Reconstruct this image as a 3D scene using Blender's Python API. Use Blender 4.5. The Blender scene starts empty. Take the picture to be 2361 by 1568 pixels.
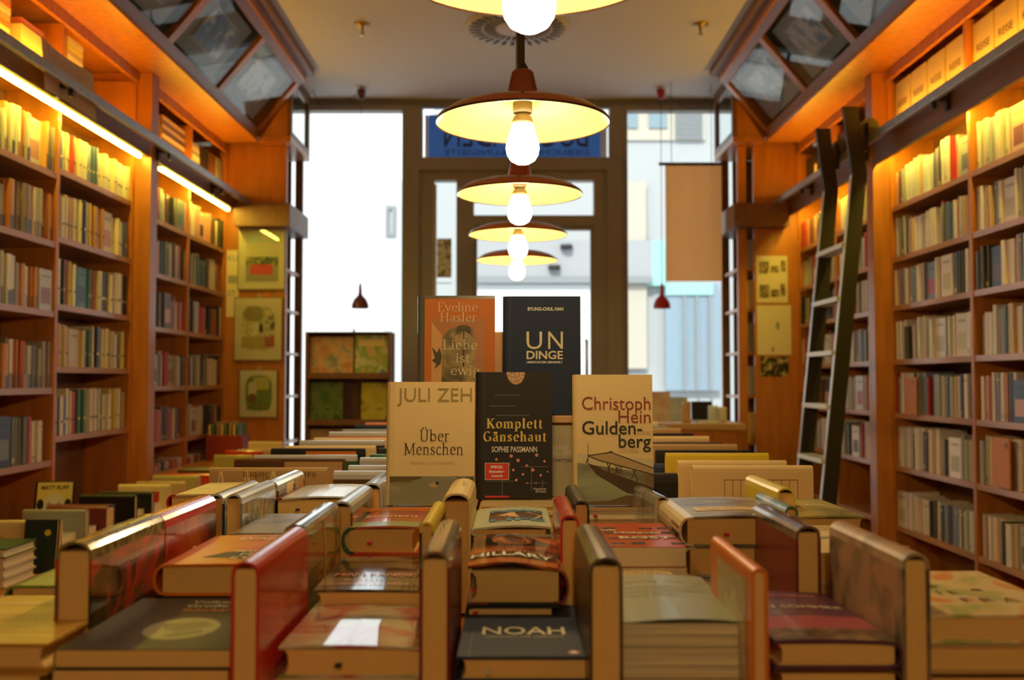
import bpy, math, random
from mathutils import Matrix, Vector
random.seed(7)
R = math.radians
D = bpy.data
SC = bpy.context.scene
COL = SC.collection
ZC = 1.28            # height of the eye; most heights below are measured from it

# ---------------------------------------------------------------- camera
cam_d = D.cameras.new('camera'); cam = D.objects.new('camera', cam_d); COL.objects.link(cam)
cam_d.sensor_width = 36.0; cam_d.lens = 36.0 * 2350 / 2361
cam.location = (0, 0, ZC); cam.rotation_euler = (R(90 + 2.29), 0, 0)
cam_d.dof.use_dof = True; cam_d.dof.focus_distance = 1.72; cam_d.dof.aperture_fstop = 5.0
cam_d.dof.aperture_blades = 0; cam_d.clip_start = 0.02
SC.camera = cam
# ---------------------------------------------------------------- world, sun, exposure
w = D.worlds.new('sky'); SC.world = w; w.use_nodes = True
bg = w.node_tree.nodes['Background']; bg.inputs[0].default_value = (0.80, 0.90, 1.0, 1); bg.inputs[1].default_value = 1.7
sun_d = D.lights.new('sun', 'SUN'); sun = D.objects.new('sun', sun_d); COL.objects.link(sun)
sun_d.energy = 3.4; sun_d.angle = R(1.0); sun_d.color = (1, .95, .86)
sun.rotation_euler = (R(52), 0, R(-14)); sun.location = (0, 9, 8)
for i, (px, pw) in enumerate(((-1.15, .8), (0, 1.3), (1.15, .8))):
    a = D.lights.new('window_portal', 'AREA'); o = D.objects.new('window_portal', a); COL.objects.link(o)
    a.shape = 'RECTANGLE'; a.size = pw; a.size_y = 3.1; a.cycles.is_portal = True
    o.location = (px, 7.66, ZC + .5); o.rotation_euler = (R(-90), 0, 0)
SC.view_settings.view_transform = 'Standard'; SC.view_settings.look = 'None'
SC.view_settings.exposure = 0.12; SC.view_settings.gamma = 1.0; SC.view_settings.use_curve_mapping = False
SC.cycles.max_bounces = 6; SC.cycles.diffuse_bounces = 4; SC.cycles.glossy_bounces = 3
SC.cycles.transparent_max_bounces = 8; SC.cycles.sample_clamp_indirect = 3.0
SC.cycles.caustics_reflective = False; SC.cycles.caustics_refractive = False
SC.cycles.use_denoising = True
BULB = 122.0; LED = 75.0; UP = 48.0

# ---------------------------------------------------------------- materials
MC = {}
def nt(m):
    m.use_nodes = True; return m.node_tree.nodes, m.node_tree.links
def mat(name, c, rough=.5, metal=0, emit=None, coat=0, spec=.5, noise=0, nscale=20, stretch=(1, 1, 1), bump=0):
    if name in MC: return MC[name]
    m = D.materials.new(name); n, l = nt(m); b = n['Principled BSDF']
    b.inputs['Base Color'].default_value = (*c, 1); b.inputs['Roughness'].default_value = rough
    b.inputs['Metallic'].default_value = metal; b.inputs['Coat Weight'].default_value = coat
    b.inputs['Coat Roughness'].default_value = .08
    b.inputs['Specular IOR Level'].default_value = spec
    if emit:
        b.inputs['Emission Color'].default_value = (*emit[0], 1); b.inputs['Emission Strength'].default_value = emit[1]
    if noise or bump:
        tc = n.new('ShaderNodeTexCoord'); mp = n.new('ShaderNodeMapping'); mp.inputs['Scale'].default_value = stretch
        nz = n.new('ShaderNodeTexNoise'); nz.inputs['Scale'].default_value = nscale; nz.inputs['Detail'].default_value = 4
        l.new(tc.outputs['Object'], mp.inputs[0]); l.new(mp.outputs[0], nz.inputs['Vector'])
        if noise:
            cr = n.new('ShaderNodeValToRGB'); k = 1 - noise
            cr.color_ramp.elements[0].position = .3; cr.color_ramp.elements[1].position = .7
            cr.color_ramp.elements[0].color = (c[0]*k, c[1]*k, c[2]*k, 1); cr.color_ramp.elements[1].color = (*[min(1, x*(1+noise*.6)) for x in c], 1)
            l.new(nz.outputs['Fac'], cr.inputs[0]); l.new(cr.outputs[0], b.inputs['Base Color'])
        if bump:
            bp = n.new('ShaderNodeBump'); bp.inputs['Strength'].default_value = bump; bp.inputs['Distance'].default_value = .002
            l.new(nz.outputs['Fac'], bp.inputs['Height']); l.new(bp.outputs[0], b.inputs['Normal'])
    MC[name] = m; return m
def art(name, cols, scale=14, rough=.3, stretch=(1, 1, 1), pos=None, dist=0.6, coat=0, seed=0):
    """printed picture: a few flat inks laid out by noise"""
    if name in MC: return MC[name]
    m = D.materials.new(name); n, l = nt(m); b = n['Principled BSDF']
    b.inputs['Roughness'].default_value = rough; b.inputs['Coat Weight'].default_value = coat; b.inputs['Coat Roughness'].default_value = .06; b.inputs['Specular IOR Level'].default_value = .35
    tc = n.new('ShaderNodeTexCoord'); mp = n.new('ShaderNodeMapping'); mp.inputs['Scale'].default_value = stretch
    mp.inputs['Location'].default_value = (seed*1.7, seed*.9, seed*.3)
    nz = n.new('ShaderNodeTexNoise'); nz.inputs['Scale'].default_value = scale; nz.inputs['Detail'].default_value = 3
    nz.inputs['Distortion'].default_value = dist
    cr = n.new('ShaderNodeValToRGB'); e = cr.color_ramp.elements
    k = len(cols); pos = pos or [.36 + .28*i/(k-1) for i in range(k)]
    e[0].position = pos[0]; e[0].color = (*cols[0], 1); e[1].position = pos[-1]; e[1].color = (*cols[-1], 1)
    for i in range(1, k-1):
        x = e.new(pos[i]); x.color = (*cols[i], 1)
    l.new(tc.outputs['Object'], mp.inputs[0]); l.new(mp.outputs[0], nz.inputs['Vector'])
    l.new(nz.outputs['Fac'], cr.inputs[0]); l.new(cr.outputs[0], b.inputs['Base Color'])
    MC[name] = m; return m
def glassmat(name, tint=(.95, .97, .97), fac=.08, rough=.0):
    if name in MC: return MC[name]
    m = D.materials.new(name); n, l = nt(m); n.remove(n['Principled BSDF'])
    t = n.new('ShaderNodeBsdfTransparent'); t.inputs[0].default_value = (*tint, 1)
    g = n.new('ShaderNodeBsdfGlossy'); g.inputs['Roughness'].default_value = rough
    mx = n.new('ShaderNodeMixShader'); fr = n.new('ShaderNodeLayerWeight'); pw_ = n.new('ShaderNodeMath'); pw_.operation = 'POWER'; pw_.inputs[1].default_value = 5.0
    ml = n.new('ShaderNodeMath'); ml.operation = 'MULTIPLY_ADD'; ml.inputs[1].default_value = .35; ml.inputs[2].default_value = fac*.5
    l.new(fr.outputs['Facing'], pw_.inputs[0]); l.new(pw_.outputs[0], ml.inputs[0]); l.new(ml.outputs[0], mx.inputs[0]); l.new(t.outputs[0], mx.inputs[1]); l.new(g.outputs[0], mx.inputs[2])
    l.new(mx.outputs[0], n['Material Output'].inputs[0]); MC[name] = m; return m
def attrmat(name, rough=.35):
    m = D.materials.new(name); n, l = nt(m); b = n['Principled BSDF']; b.inputs['Roughness'].default_value = rough
    at = n.new('ShaderNodeAttribute'); at.attribute_name = 'Col'
    l.new(at.outputs['Color'], b.inputs['Base Color']); MC[name] = m; return m
WOOD = mat('orange_wood', (.52, .175, .030), .34, noise=.22, nscale=6, stretch=(4, 4, .5))
WOODH = mat('orange_wood_daylit', (.48, .22, .10), .28, noise=.2, nscale=6, stretch=(4, .5, 4))  # same wood, daylight sheen on the shelf boards put into a paler colour
WOODD = mat('brown_wood', (.20, .085, .035), .45, noise=.2, nscale=6, stretch=(4, .5, 4))
BEECH = mat('pale_wood', (.60, .36, .16), .45, noise=.12, nscale=8, stretch=(.5, 4, 4))
WHITE = mat('ceiling_paint', (.80, .76, .70), .9)
STEEL = mat('grey_steel', (.42, .40, .37), .35, metal=.6, noise=.15, nscale=30)
DARK = mat('dark_metal', (.025, .022, .02), .4)
FRAME = mat('bronze_frame', (.30, .26, .21), .5)
PAGE = mat('page_edges', (.86, .53, .17), .75, noise=.10, nscale=30, stretch=(3, .6, 60))
PAGEW = mat('page_edges_white', (.84, .70, .45), .75, noise=.10, nscale=30, stretch=(3, .6, 60))
CREAM = mat('cream_paper', (.80, .66, .42), .5)
BOOKM = attrmat('book_print', .38)
GLASS = glassmat('clear_glass')
BLACK = mat('ink_black', (.012, .010, .010), .5)
REDI = mat('ink_red', (.65, .03, .02), .45)
# ---------------------------------------------------------------- mesh builder
class MB:
    def __init__(s): s.v = []; s.f = []; s.m = []; s.mats = []; s.c = []; s.sm = []
    def mi(s, m):
        if m is None: m = WOOD
        if m not in s.mats: s.mats.append(m)
        return s.mats.index(m)
    def face(s, pts, m=None, col=None, smooth=False):
        b = len(s.v); s.v += [tuple(p) for p in pts]; s.f.append(tuple(range(b, b+len(pts)))); s.m.append(s.mi(m)); s.c.append(col); s.sm.append(smooth)
    def poly(s, vs, fs, m=None, col=None, smooth=False):
        b = len(s.v); s.v += [tuple(p) for p in vs]; k = s.mi(m)
        for f in fs: s.f.append(tuple(b+i for i in f)); s.m.append(k); s.c.append(col); s.sm.append(smooth)
    def box(s, x0, x1, y0, y1, z0, z1, m=None, col=None):
        if x0 > x1: x0, x1 = x1, x0
        if y0 > y1: y0, y1 = y1, y0
        if z0 > z1: z0, z1 = z1, z0
        vs = [(x, y, z) for z in (z0, z1) for y in (y0, y1) for x in (x0, x1)]
        s.poly(vs, [(0, 2, 3, 1), (4, 5, 7, 6), (0, 1, 5, 4), (2, 6, 7, 3), (0, 4, 6, 2), (1, 3, 7, 5)], m, col)
    def obox(s, p, q, wd, dp, m=None, up=(0, 0, 1)):
        """bar from p to q, wd across the second axis, dp along the third"""
        p = Vector(p); q = Vector(q); d = (q-p).normalized(); u = Vector(up)
        a = d.cross(u).normalized(); b = a.cross(d).normalized()
        vs = []
        for e in (p, q):
            for i, j in ((-1, -1), (1, -1), (1, 1), (-1, 1)): vs.append(e + a*wd/2*i + b*dp/2*j)
        s.poly(vs, [(0, 3, 2, 1), (4, 5, 6, 7), (0, 1, 5, 4), (1, 2, 6, 5), (2, 3, 7, 6), (3, 0, 4, 7)], m)
    def prism(s, prof, y0, y1, m=None, axis='y', smooth=False):
        """closed profile (a,b) run along an axis"""
        n = len(prof)
        def P(a, b, t): return (a, t, b) if axis == 'y' else ((t, a, b) if axis == 'x' else (a, b, t))
        vs = [P(a, b, y0) for a, b in prof] + [P(a, b, y1) for a, b in prof]
        s.poly(vs, [(i, (i+1) % n, n+(i+1) % n, n+i) for i in range(n)], m, None, smooth)
        s.poly([vs[i] for i in range(n)], [tuple(range(n))], m); s.poly([vs[n+i] for i in range(n)], [tuple(range(n-1, -1, -1))], m)
    def lathe(s, prof, c, m=None, seg=32, closed=False):
        n = len(prof); vs = []
        for k in range(seg):
            a = 2*math.pi*k/seg; ca, sa = math.cos(a), math.sin(a)
            vs += [(c[0]+r*ca, c[1]+r*sa, c[2]+z) for r, z in prof]
        fs = []
        for k in range(seg):
            k2 = (k+1) % seg
            for i in range(n-1 if not closed else n):
                j = (i+1) % n
                fs.append((k*n+i, k2*n+i, k2*n+j, k*n+j))
        s.poly(vs, fs, m, None, True)
    def tube(s, path, r, m=None, seg=8):
        path = [Vector(p) for p in path]; vs = []; n = len(path)
        for i, p in enumerate(path):
            d = (path[min(i+1, n-1)] - path[max(i-1, 0)]).normalized()
            u = Vector((0, 0, 1)) if abs(d.z) < .9 else Vector((0, 1, 0))
            a = d.cross(u).normalized(); b = d.cross(a).normalized()
            vs += [p + (a*math.cos(2*math.pi*k/seg) + b*math.sin(2*math.pi*k/seg))*r for k in range(seg)]
        fs = [(i*seg+k, i*seg+(k+1) % seg, (i+1)*seg+(k+1) % seg, (i+1)*seg+k) for i in range(n-1) for k in range(seg)]
        fs += [tuple(range(seg)), tuple(range((n-1)*seg+seg-1, (n-1)*seg-1, -1))]
        s.poly(vs, fs, m, None, True)
    def build(s, name, parent=None, origin=None, bevel=0, local=False):
        me = D.meshes.new(name)
        if local: o0 = Vector((0, 0, 0)); off = Vector((0, 0, 0))
        else:
            if origin is None:
                xs, ys, zs = zip(*s.v); o0 = Vector(((min(xs)+max(xs))/2, (min(ys)+max(ys))/2, min(zs)))
            else: o0 = Vector(origin)
        vv = s.v if local else [tuple(Vector(p)-o0) for p in s.v]
        me.from_pydata(vv, [], s.f)
        for m in s.mats: me.materials.append(m)
        me.polygons.foreach_set('material_index', s.m); me.polygons.foreach_set('use_smooth', s.sm)
        if any(c is not None for c in s.c):
            at = me.color_attributes.new('Col', 'FLOAT_COLOR', 'CORNER')
            for p, c in zip(me.polygons, s.c):
                c = c or (.8, .7, .5)
                for li in p.loop_indices: at.data[li].color = (*c, 1)
        me.update(); me.validate()
        o = D.objects.new(name, me); COL.objects.link(o)
        if parent is not None:
            o.parent = parent
            if not local: o.location = o0 + Vector((0, 0, ZC)) - Vector(parent.location)
        elif not local: o.location = o0 + Vector((0, 0, ZC))
        if bevel:
            b = o.modifiers.new('bevel', 'BEVEL'); b.width = bevel; b.segments = 2; b.limit_method = 'ANGLE'
        return o
def tag(o, label, cat, group=None):
    o['label'] = label; o['category'] = cat
    if group: o['group'] = group
    return o
def struct(o): o['kind'] = 'structure'; return o
def empty(name, loc, label=None, cat=None, group=None):
    o = D.objects.new(name, None); COL.objects.link(o); o.location = Vector(loc) + Vector((0, 0, ZC)); o.empty_display_size = .05
    if label: tag(o, label, cat, group)
    return o
# ---------------------------------------------------------------- lettering
FC = {}
def sans(body, off=0):
    key = (body, round(off, 4))
    if key in FC: return FC[key]
    cu = D.curves.new('lettering', 'FONT'); cu.body = body; cu.size = 1; cu.resolution_u = 3; cu.offset = off
    o = D.objects.new('lettering', cu)
    me = D.meshes.new_from_object(o)
    vs = [(v.co.x, v.co.y) for v in me.vertices]; fs = [tuple(p.vertices) for p in me.polygons]
    D.objects.remove(o); D.curves.remove(cu); D.meshes.remove(me)
    if vs:
        x0 = min(v[0] for v in vs); vs = [(a-x0, b) for a, b in vs]
    FC[key] = (vs, fs); return FC[key]
def AR(cx, cy, rx, ry, a0, a1, n=12):
    return [(cx+rx*math.cos(R(a0+(a1-a0)*i/n)), cy+ry*math.sin(R(a0+(a1-a0)*i/n))) for i in range(n+1)]
def V_(x, a, b): return [(x, a), (x, b)]
GL = {
 'l': (.27, [V_(.13, 0, .72)], [(.13, 0), (.10, .71, .07)]), 'i': (.27, [V_(.13, 0, .46)], [(.13, 0), (.10, .45, .07)], [(.13, .62)]),
 'n': (.55, [V_(.13, 0, .46), AR(.27, .30, .14, .15, 160, 0)+[(.41, 0)]], [(.13, 0), (.41, 0), (.10, .45, .07)]),
 'h': (.55, [V_(.13, 0, .72), AR(.27, .30, .14, .15, 160, 0)+[(.41, 0)]], [(.13, 0), (.41, 0), (.10, .71, .07)]),
 'm': (.83, [V_(.13, 0, .46), AR(.27, .30, .14, .15, 160, 0)+[(.41, 0)], AR(.55, .30, .14, .15, 160, 0)+[(.69, 0)]], [(.13, 0), (.41, 0), (.69, 0), (.10, .45, .07)]),
 'u': (.55, [[(.13, .46)]+AR(.27, .15, .14, .14, 180, 340), V_(.41, .46, 0)], [(.10, .45, .07), (.38, .45, .07), (.44, 0, .07)]),
 'e': (.48, [[(.09, .26), (.42, .26)], AR(.26, .23, .17, .23, 10, 320)], []), 'c': (.45, [AR(.26, .23, .17, .23, 45, 320)], []),
 'o': (.52, [AR(.26, .23, .18, .22, 0, 360, 20)], []),
 'a': (.48, [AR(.22, .32, .13, .13, 150, 0)+[(.35, .04), (.42, 0)], AR(.21, .13, .13, .12, 0, 360)], []),
 's': (.40, [[(.31, .36), (.27, .43), (.2, .46), (.12, .43), (.09, .35), (.14, .27), (.25, .21), (.32, .14), (.30, .04), (.2, 0), (.11, .03), (.07, .11)]], []),
 'b': (.54, [V_(.12, 0, .72), AR(.28, .23, .16, .22, -180, 180, 18)], [(.09, .71, .07)]),
 'p': (.54, [V_(.13, -.22, .46), AR(.28, .23, .16, .22, -180, 180, 18)], [(.13, -.22), (.10, .45, .07)]),
 'g': (.48, [AR(.23, .30, .14, .15, 0, 360, 16), [(.13, .17), (.10, .08), (.2, .04), (.34, .02)]+AR(.24, -.09, .16, .11, 40, -180, 14)+[(.14, .04)], [(.34, .40), (.44, .43)]], []),
 't': (.33, [[(.15, .58)]+AR(.22, .09, .07, .09, 180, 320), [(.05, .45), (.3, .45)]], []),
 'r': (.40, [V_(.13, 0, .46), AR(.26, .30, .13, .15, 160, 50)], [(.13, 0), (.10, .45, .07)]),
 'v': (.48, [[(.07, .46), (.24, 0)], [(.24, 0), (.41, .46)]], [(.07, .46, .14), (.41, .46, .12)]),
 'w': (.70, [[(.07, .46), (.21, 0)], [(.21, 0), (.35, .46)], [(.35, .46), (.49, 0)], [(.49, 0), (.63, .46)]], [(.07, .46, .13), (.35, .46, .1), (.63, .46, .12)]),
 'd': (.54, [V_(.42, 0, .72), AR(.26, .23, .16, .22, 0, 360, 18)], [(.39, .71, .07)]), 'k': (.54, [V_(.13, 0, .72), [(.4, .44), (.15, .2)], [(.22, .26), (.44, 0)]], [(.13, 0), (.44, 0), (.4, .45)]),
 'E': (.58, [V_(.15, 0, .68), [(.15, .67), (.48, .67)], [(.15, .35), (.4, .35)], [(.15, .01), (.5, .01)], V_(.48, .56, .68), V_(.5, 0, .13)], [(.11, 0), (.11, .68)]),
 'H': (.74, [V_(.16, 0, .68), V_(.57, 0, .68), [(.16, .35), (.57, .35)]], [(.16, 0), (.16, .68), (.57, 0), (.57, .68)]),
 'L': (.56, [V_(.15, 0, .68), [(.15, .01), (.49, .01)], V_(.49, 0, .14)], [(.12, 0), (.15, .68)]),
 'M': (.86, [V_(.14, 0, .68), [(.14, .68), (.42, .04)], [(.42, .04), (.70, .68)], V_(.71, 0, .68)], [(.14, 0), (.11, .68), (.71, 0), (.74, .68)]),
 'K': (.68, [V_(.15, 0, .68), [(.54, .67), (.18, .3)], [(.27, .4), (.58, 0)]], [(.15, 0), (.15, .68), (.58, 0), (.54, .68)]),
 'G': (.70, [AR(.36, .34, .26, .34, 50, 330, 18), V_(.58, .04, .3)], [(.56, .3, .18)]),
 'U': (.70, [[(.15, .68), (.15, .22)]+AR(.35, .22, .2, .22, 180, 360, 14)+[(.55, .68)]], [(.15, .68), (.55, .68)]),
 'R': (.62, [V_(.15, 0, .68), [(.15, .67), (.3, .67)]+AR(.3, .51, .17, .16, 90, -90)+[(.15, .35)], [(.3, .35), (.55, 0)]], [(.15, 0), (.12, .68), (.56, 0)]),
 'I': (.32, [V_(.16, 0, .68)], [(.16, 0), (.16, .68)]), 'D': (.70, [V_(.15, 0, .68), [(.15, .67), (.3, .67)]+AR(.3, .34, .29, .33, 90, -90, 16)+[(.15, .01)]], [(.12, 0), (.12, .68)]),
 'A': (.66, [[(.08, 0), (.32, .68)], [(.32, .68), (.57, 0)], [(.17, .25), (.48, .25)]], [(.08, 0), (.57, 0)]),
 'S': (.52, [[(.41, .53), (.38, .63), (.26, .68), (.14, .63), (.11, .53), (.16, .43), (.3, .34), (.41, .24), (.42, .12), (.35, .03), (.24, 0), (.13, .03), (.09, .14)]], []),
 'N': (.72, [V_(.15, 0, .68), [(.15, .68), (.56, 0)], V_(.56, 0, .68)], [(.15, 0), (.11, .68), (.56, .68)]),
 'B': (.60, [V_(.15, 0, .68), [(.15, .67), (.28, .67)]+AR(.28, .51, .15, .16, 90, -90)+[(.15, .35)], AR(.29, .18, .19, .17, 90, -90)+[(.15, .01)]], [(.12, 0), (.12, .68)]),
 ' ': (.28, [], []), '-': (.3, [[(.04, .22), (.26, .22)]], [])}
GL['\u00dc'] = GL['U'] + ([(.26, .8), (.44, .8)],); GL['\u00e4'] = GL['a'] + ([(.15, .6), (.31, .6)],)
def serif(body, hi=.075, lo=.028):
    key = (body, hi, lo)
    if key in FC: return FC[key]
    vs = []; fs = []; x = 0
    def strip(pl):
        n = len(pl); b = len(vs); L = []
        for i, (px, py) in enumerate(pl):
            dx = pl[min(i+1, n-1)][0]-pl[max(i-1, 0)][0]; dy = pl[min(i+1, n-1)][1]-pl[max(i-1, 0)][1]
            q = math.hypot(dx, dy) or 1; dx /= q; dy /= q
            t = (lo + (hi-lo)*max(0, abs(dy)*.8 - dx*dy*.35 + .05))/2 if n > 2 else (lo + (hi-lo)*(1 if dx*dy < 0 or abs(dx) < .1 else (abs(dy)*.35 if abs(dy) > .1 else 0)))/2
            vs.append((px-dy*t+x, py+dx*t)); vs.append((px+dy*t+x, py-dx*t))
        for i in range(n-1): fs.append((b+2*i, b+2*i+1, b+2*i+3, b+2*i+2))
    for ch in body:
        g = GL.get(ch) or GL['o']
        for pl in g[1]: strip(pl)
        for sf in g[2]:
            ww = (sf[2] if len(sf) > 2 else .17)/2 + hi*.35; b = len(vs)
            vs.extend([(x+sf[0]-ww, sf[1]-lo*.5), (x+sf[0]+ww, sf[1]-lo*.5), (x+sf[0]+ww, sf[1]+lo*.5), (x+sf[0]-ww, sf[1]+lo*.5)]); fs.append((b, b+1, b+2, b+3))
        for dt in (g[3] if len(g) > 3 else ()):
            b = len(vs); r = .02+hi*.45
            vs.extend([(x+dt[0]+r*math.cos(k*math.pi/4), dt[1]+r*math.sin(k*math.pi/4)) for k in range(8)]); fs.append(tuple(range(b, b+8)))
        x += g[0] + (hi-.075)*.9
    FC[key] = (vs, fs); return FC[key]
def put_text(mb, fn, body, x, y, size, m, align='l', font='sans', sx=1.0, width=None, bold=0):
    """fn maps (u,v) on the surface to a point"""
    vs, fs = sans(body, min(.03, bold/size*.8) if bold else 0) if font == 'sans' else serif(body, *((.16, .03) if font == 'fat' else ((.06, .02) if font == 'light' else ())))
    if not vs: return
    wd = max(v[0] for v in vs)
    if width: sx = width/(wd*size)
    ox = {'l': 0, 'c': -wd/2, 'r': -wd}[align]
    for k in (0,):
        mb.poly([fn(x+(a+ox)*size*sx, y+b*size) for a, b in vs], fs, m)
# ================================================================ the room
def one(name, *a, m=None, parent=None, bevel=0, origin=None):
    b = MB(); b.box(*a, m); return b.build(name, parent, origin, bevel)
FZ = -ZC
struct(one('floor', -2.35, 2.35, -3.2, 7.62, FZ-.05, FZ, m=mat('floor_planks', (.16, .075, .03), .45, noise=.3, nscale=3, stretch=(1, 8, 1))))
struct(one('ceiling', -2.35, 2.35, -3.2, 7.75, 2.12, 2.2, m=WHITE))
WALLP = mat('wall_paint', (.55, .40, .25), .9)
struct(one('wall_left', -2.35, -2.25, -3.2, 7.62, FZ, 2.12, m=WALLP)); struct(one('wall_right', 2.25, 2.35, -3.2, 7.62, FZ, 2.12, m=WALLP))
struct(one('wall_back', -2.25, 2.25, -3.2, -3.1, FZ, 2.12, m=WALLP))
W0, W1 = 7.60, 7.68
WX = lambda px: (px-1180.5)/2350*7.6
WZ = lambda py: (878-py)/2350*7.6
b = MB()
b.box(-2.25, 2.25, W0, W1, WZ(240), 2.12, mat('lintel_grey', (.20, .18, .15), .6)); b.box(-2.25, WX(930), W0, W1, FZ, -.95, WALLP); b.box(WX(1437), 2.25, W0, W1, FZ, -.95, WALLP)
struct(b.build('wall_front'))
def frame_rect(b, x0, x1, z0, z1, t, y0=W0-.02, y1=W1, m=FRAME):
    b.box(x0, x0+t, y0, y1, z0, z1, m); b.box(x1-t, x1, y0, y1, z0, z1, m); b.box(x0+t, x1-t, y0, y1, z0, z0+t, m); b.box(x0+t, x1-t, y0, y1, z1-t, z1, m)
b = MB(); frame_rect(b, -2.25, WX(938), -.95, WZ(238), .04); wn = struct(b.build('window_1'))
one('window_pane', -2.21, WX(938)-.04, 7.63, 7.636, -.91, WZ(238)-.04, m=GLASS, parent=wn)
b = MB(); frame_rect(b, WX(1436), 2.25, -.95, WZ(238), .04); wn = struct(b.build('window_2'))
one('window_pane', WX(1436)+.04, 2.21, 7.63, 7.636, -.91, WZ(238)-.04, m=GLASS, parent=wn)
# door with its heavy frame
b = MB()
b.box(WX(938), WX(972), W0-.03, W1, WZ(365), WZ(240), FRAME); b.box(WX(1407), WX(1436), W0-.03, W1, WZ(365), WZ(240), FRAME)
b.box(WX(930), WX(1436), W0-.05, W1, WZ(392), WZ(362), FRAME); b.box(WX(1000), WX(1370), W0-.02, W1, WZ(414), WZ(392), FRAME)
b.box(WX(930), WX(966), W0-.05, W1, FZ, WZ(392), FRAME); b.box(WX(966), WX(1000), W0-.02, W1, FZ, WZ(392), FRAME)
b.box(WX(1370), WX(1400), W0-.02, W1, FZ, WZ(392), FRAME); b.box(WX(1400), WX(1436), W0-.05, W1, FZ, WZ(392), FRAME)
b.box(WX(1052), WX(1092), W0-.03, W1, FZ, WZ(414), FRAME)
dr = struct(b.build('door_1'))
one('transom_bar', WX(1092), WX(1370), W0-.03, W1-.01, WZ(520), WZ(496), m=FRAME, parent=dr)
b = MB(); frame_rect(b, WX(1092), WX(1370), FZ+.01, WZ(521), .025, W0-.01, W1-.02); b.box(WX(1092)+.025, WX(1370)-.025, W0, W1-.02, FZ+.035, FZ+.25, FRAME)
lf = b.build('door_leaf', dr)
one('transom_pane', WX(1092), WX(1370), 7.645, 7.65, WZ(496), WZ(415), m=GLASS, parent=dr)
one('side_pane', WX(1000), WX(1052), 7.645, 7.65, FZ+.1, WZ(414), m=GLASS, parent=dr)
b = MB(); b.box(WX(1100), WX(1362), 7.64, 7.645, FZ+.25, WZ(528), GLASS); g = b.build('door_pane'); g.parent = lf; g.matrix_parent_inverse = Matrix(); g.location = g.location - lf.location - dr.location
b = MB(); b.tube([(WX(1345)+.02, 7.58, -.3), (WX(1345)+.02, 7.52, -.3), (WX(1345)+.02, 7.52, .3), (WX(1345)+.02, 7.58, .3)], .012, STEEL); b.build('pull_handle', dr)
# posters seen in the side light of the door
b = MB(); b.box(WX(1005), WX(1012), 7.30, 7.34, FZ, WZ(440), STEEL)
for k in range(5): b.box(WX(1008), WX(1046), 7.31, 7.33, FZ+.3+.42*k, FZ+.305+.42*k, STEEL)
pr = b.build('postcard_rack'); tag(pr, 'slim metal card rack standing inside the narrow pane beside the door', 'rack')
for k in range(5):
    o = one('postcard_tray', WX(1014), WX(1046), 7.28, 7.30, FZ+.34+.42*k, FZ+.62+.42*k, m=art('cards%d' % (k % 2), [(.1, .1, .1), (.6, .6, .62), (.8, .8, .8)], 30, seed=k), parent=pr)
# blue shop sign over the door, read from behind
SB = mat('sign_blue', (.035, .13, .42), .4, emit=((.03, .12, .40), .35)); SBD = mat('sign_letter_back', (.02, .05, .16), .5)
b = MB(); b.box(WX(984), WX(1389), 7.72, 7.80, WZ(352), WZ(249), SB)
def sf(u, v): return (-u, 7.718, v)
put_text(b, sf, 'BUCHLADEN', -(WX(1020)+WX(1360))/2, WZ(326), .30, SBD, 'c', width=WX(1360)-WX(1020))
put_text(b, sf, 'DEBUCHHANDLUNGSEITE', -(WX(1020)+WX(1360))/2, WZ(345), .06, SBD, 'c', width=WX(1360)-WX(1020))
sg = b.build('shop_sign'); tag(sg, 'blue shop sign seen from behind through the glass above the door', 'sign')
for a0, a1 in ((973, 984), (1389, 1406)):
    one('sign_edge', WX(a0)+.005, WX(a1)-.005, 7.72, 7.79, WZ(355), WZ(249), m=mat('white_edge', (.8, .8, .78), .4), parent=sg)
# ---------------------------------------------------------------- outside
PW = mat('facade_white', (.82, .82, .80), .8); PG = mat('facade_grey', (.30, .31, .31), .8); PB = mat('facade_beige', (.55, .50, .40), .8)
OW = mat('outside_window', (.25, .33, .36), .2); TEAL = mat('teal_panel', (.35, .62, .55), .6)
struct(one('street', -14, 14, 7.75, 18, FZ-.12, FZ-.05, m=mat('asphalt', (.5, .5, .5), .9)))
FX = lambda px: (px-1180.5)/2350*15.0
FZ_ = lambda py: (878-py)/2350*15.0
fa = empty('building', (0, 15.2, FZ), 'pale street building with shutters and grey shopfront across the road', 'building')
one('wall', -9, FX(1000), 15.0, 15.4, FZ, 8, m=PW, parent=fa)
one('wall', FX(1000), 7, 15.01, 15.4, FZ, 8, m=mat('facade_pale', (.46, .47, .46), .8), parent=fa)
one('wall_base', FX(1090), FX(1440), 14.9, 15.0, FZ, FZ_(656), m=PW, parent=fa)
one('upper_wall', FX(1436), FX(1630), 14.97, 15.0, FZ_(320), FZ_(245), m=PB, parent=fa)
for a0, a1 in ((1441, 1472), (1498, 1540)): one('window', FX(a0), FX(a1), 14.94, 14.97, FZ_(292), FZ_(252), m=OW, parent=fa)
b = MB()
for k in range(12): b.box(FX(1560), FX(1622), 14.93, 14.97, FZ_(318-5.6*k), FZ_(316.0-5.6*k)+.012, PG)
b.build('shutter', fa)
one('shop_canopy', FX(1090), FX(1500), 14.85, 15.0, FZ_(642), FZ_(556), m=mat('canopy_grey', (.42, .42, .42), .8), parent=fa)
one('canopy_edge', FX(1090), FX(1500), 14.78, 14.85, FZ_(655), FZ_(640), m=PG, parent=fa)
one('shop_front', FX(1436), FX(1490), 14.9, 15.0, FZ_(850), FZ_(420), m=PB, parent=fa)
one('panel', FX(1488), FX(1532), 14.86, 14.98, FZ_(660), FZ_(556), m=TEAL, parent=fa)
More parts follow.
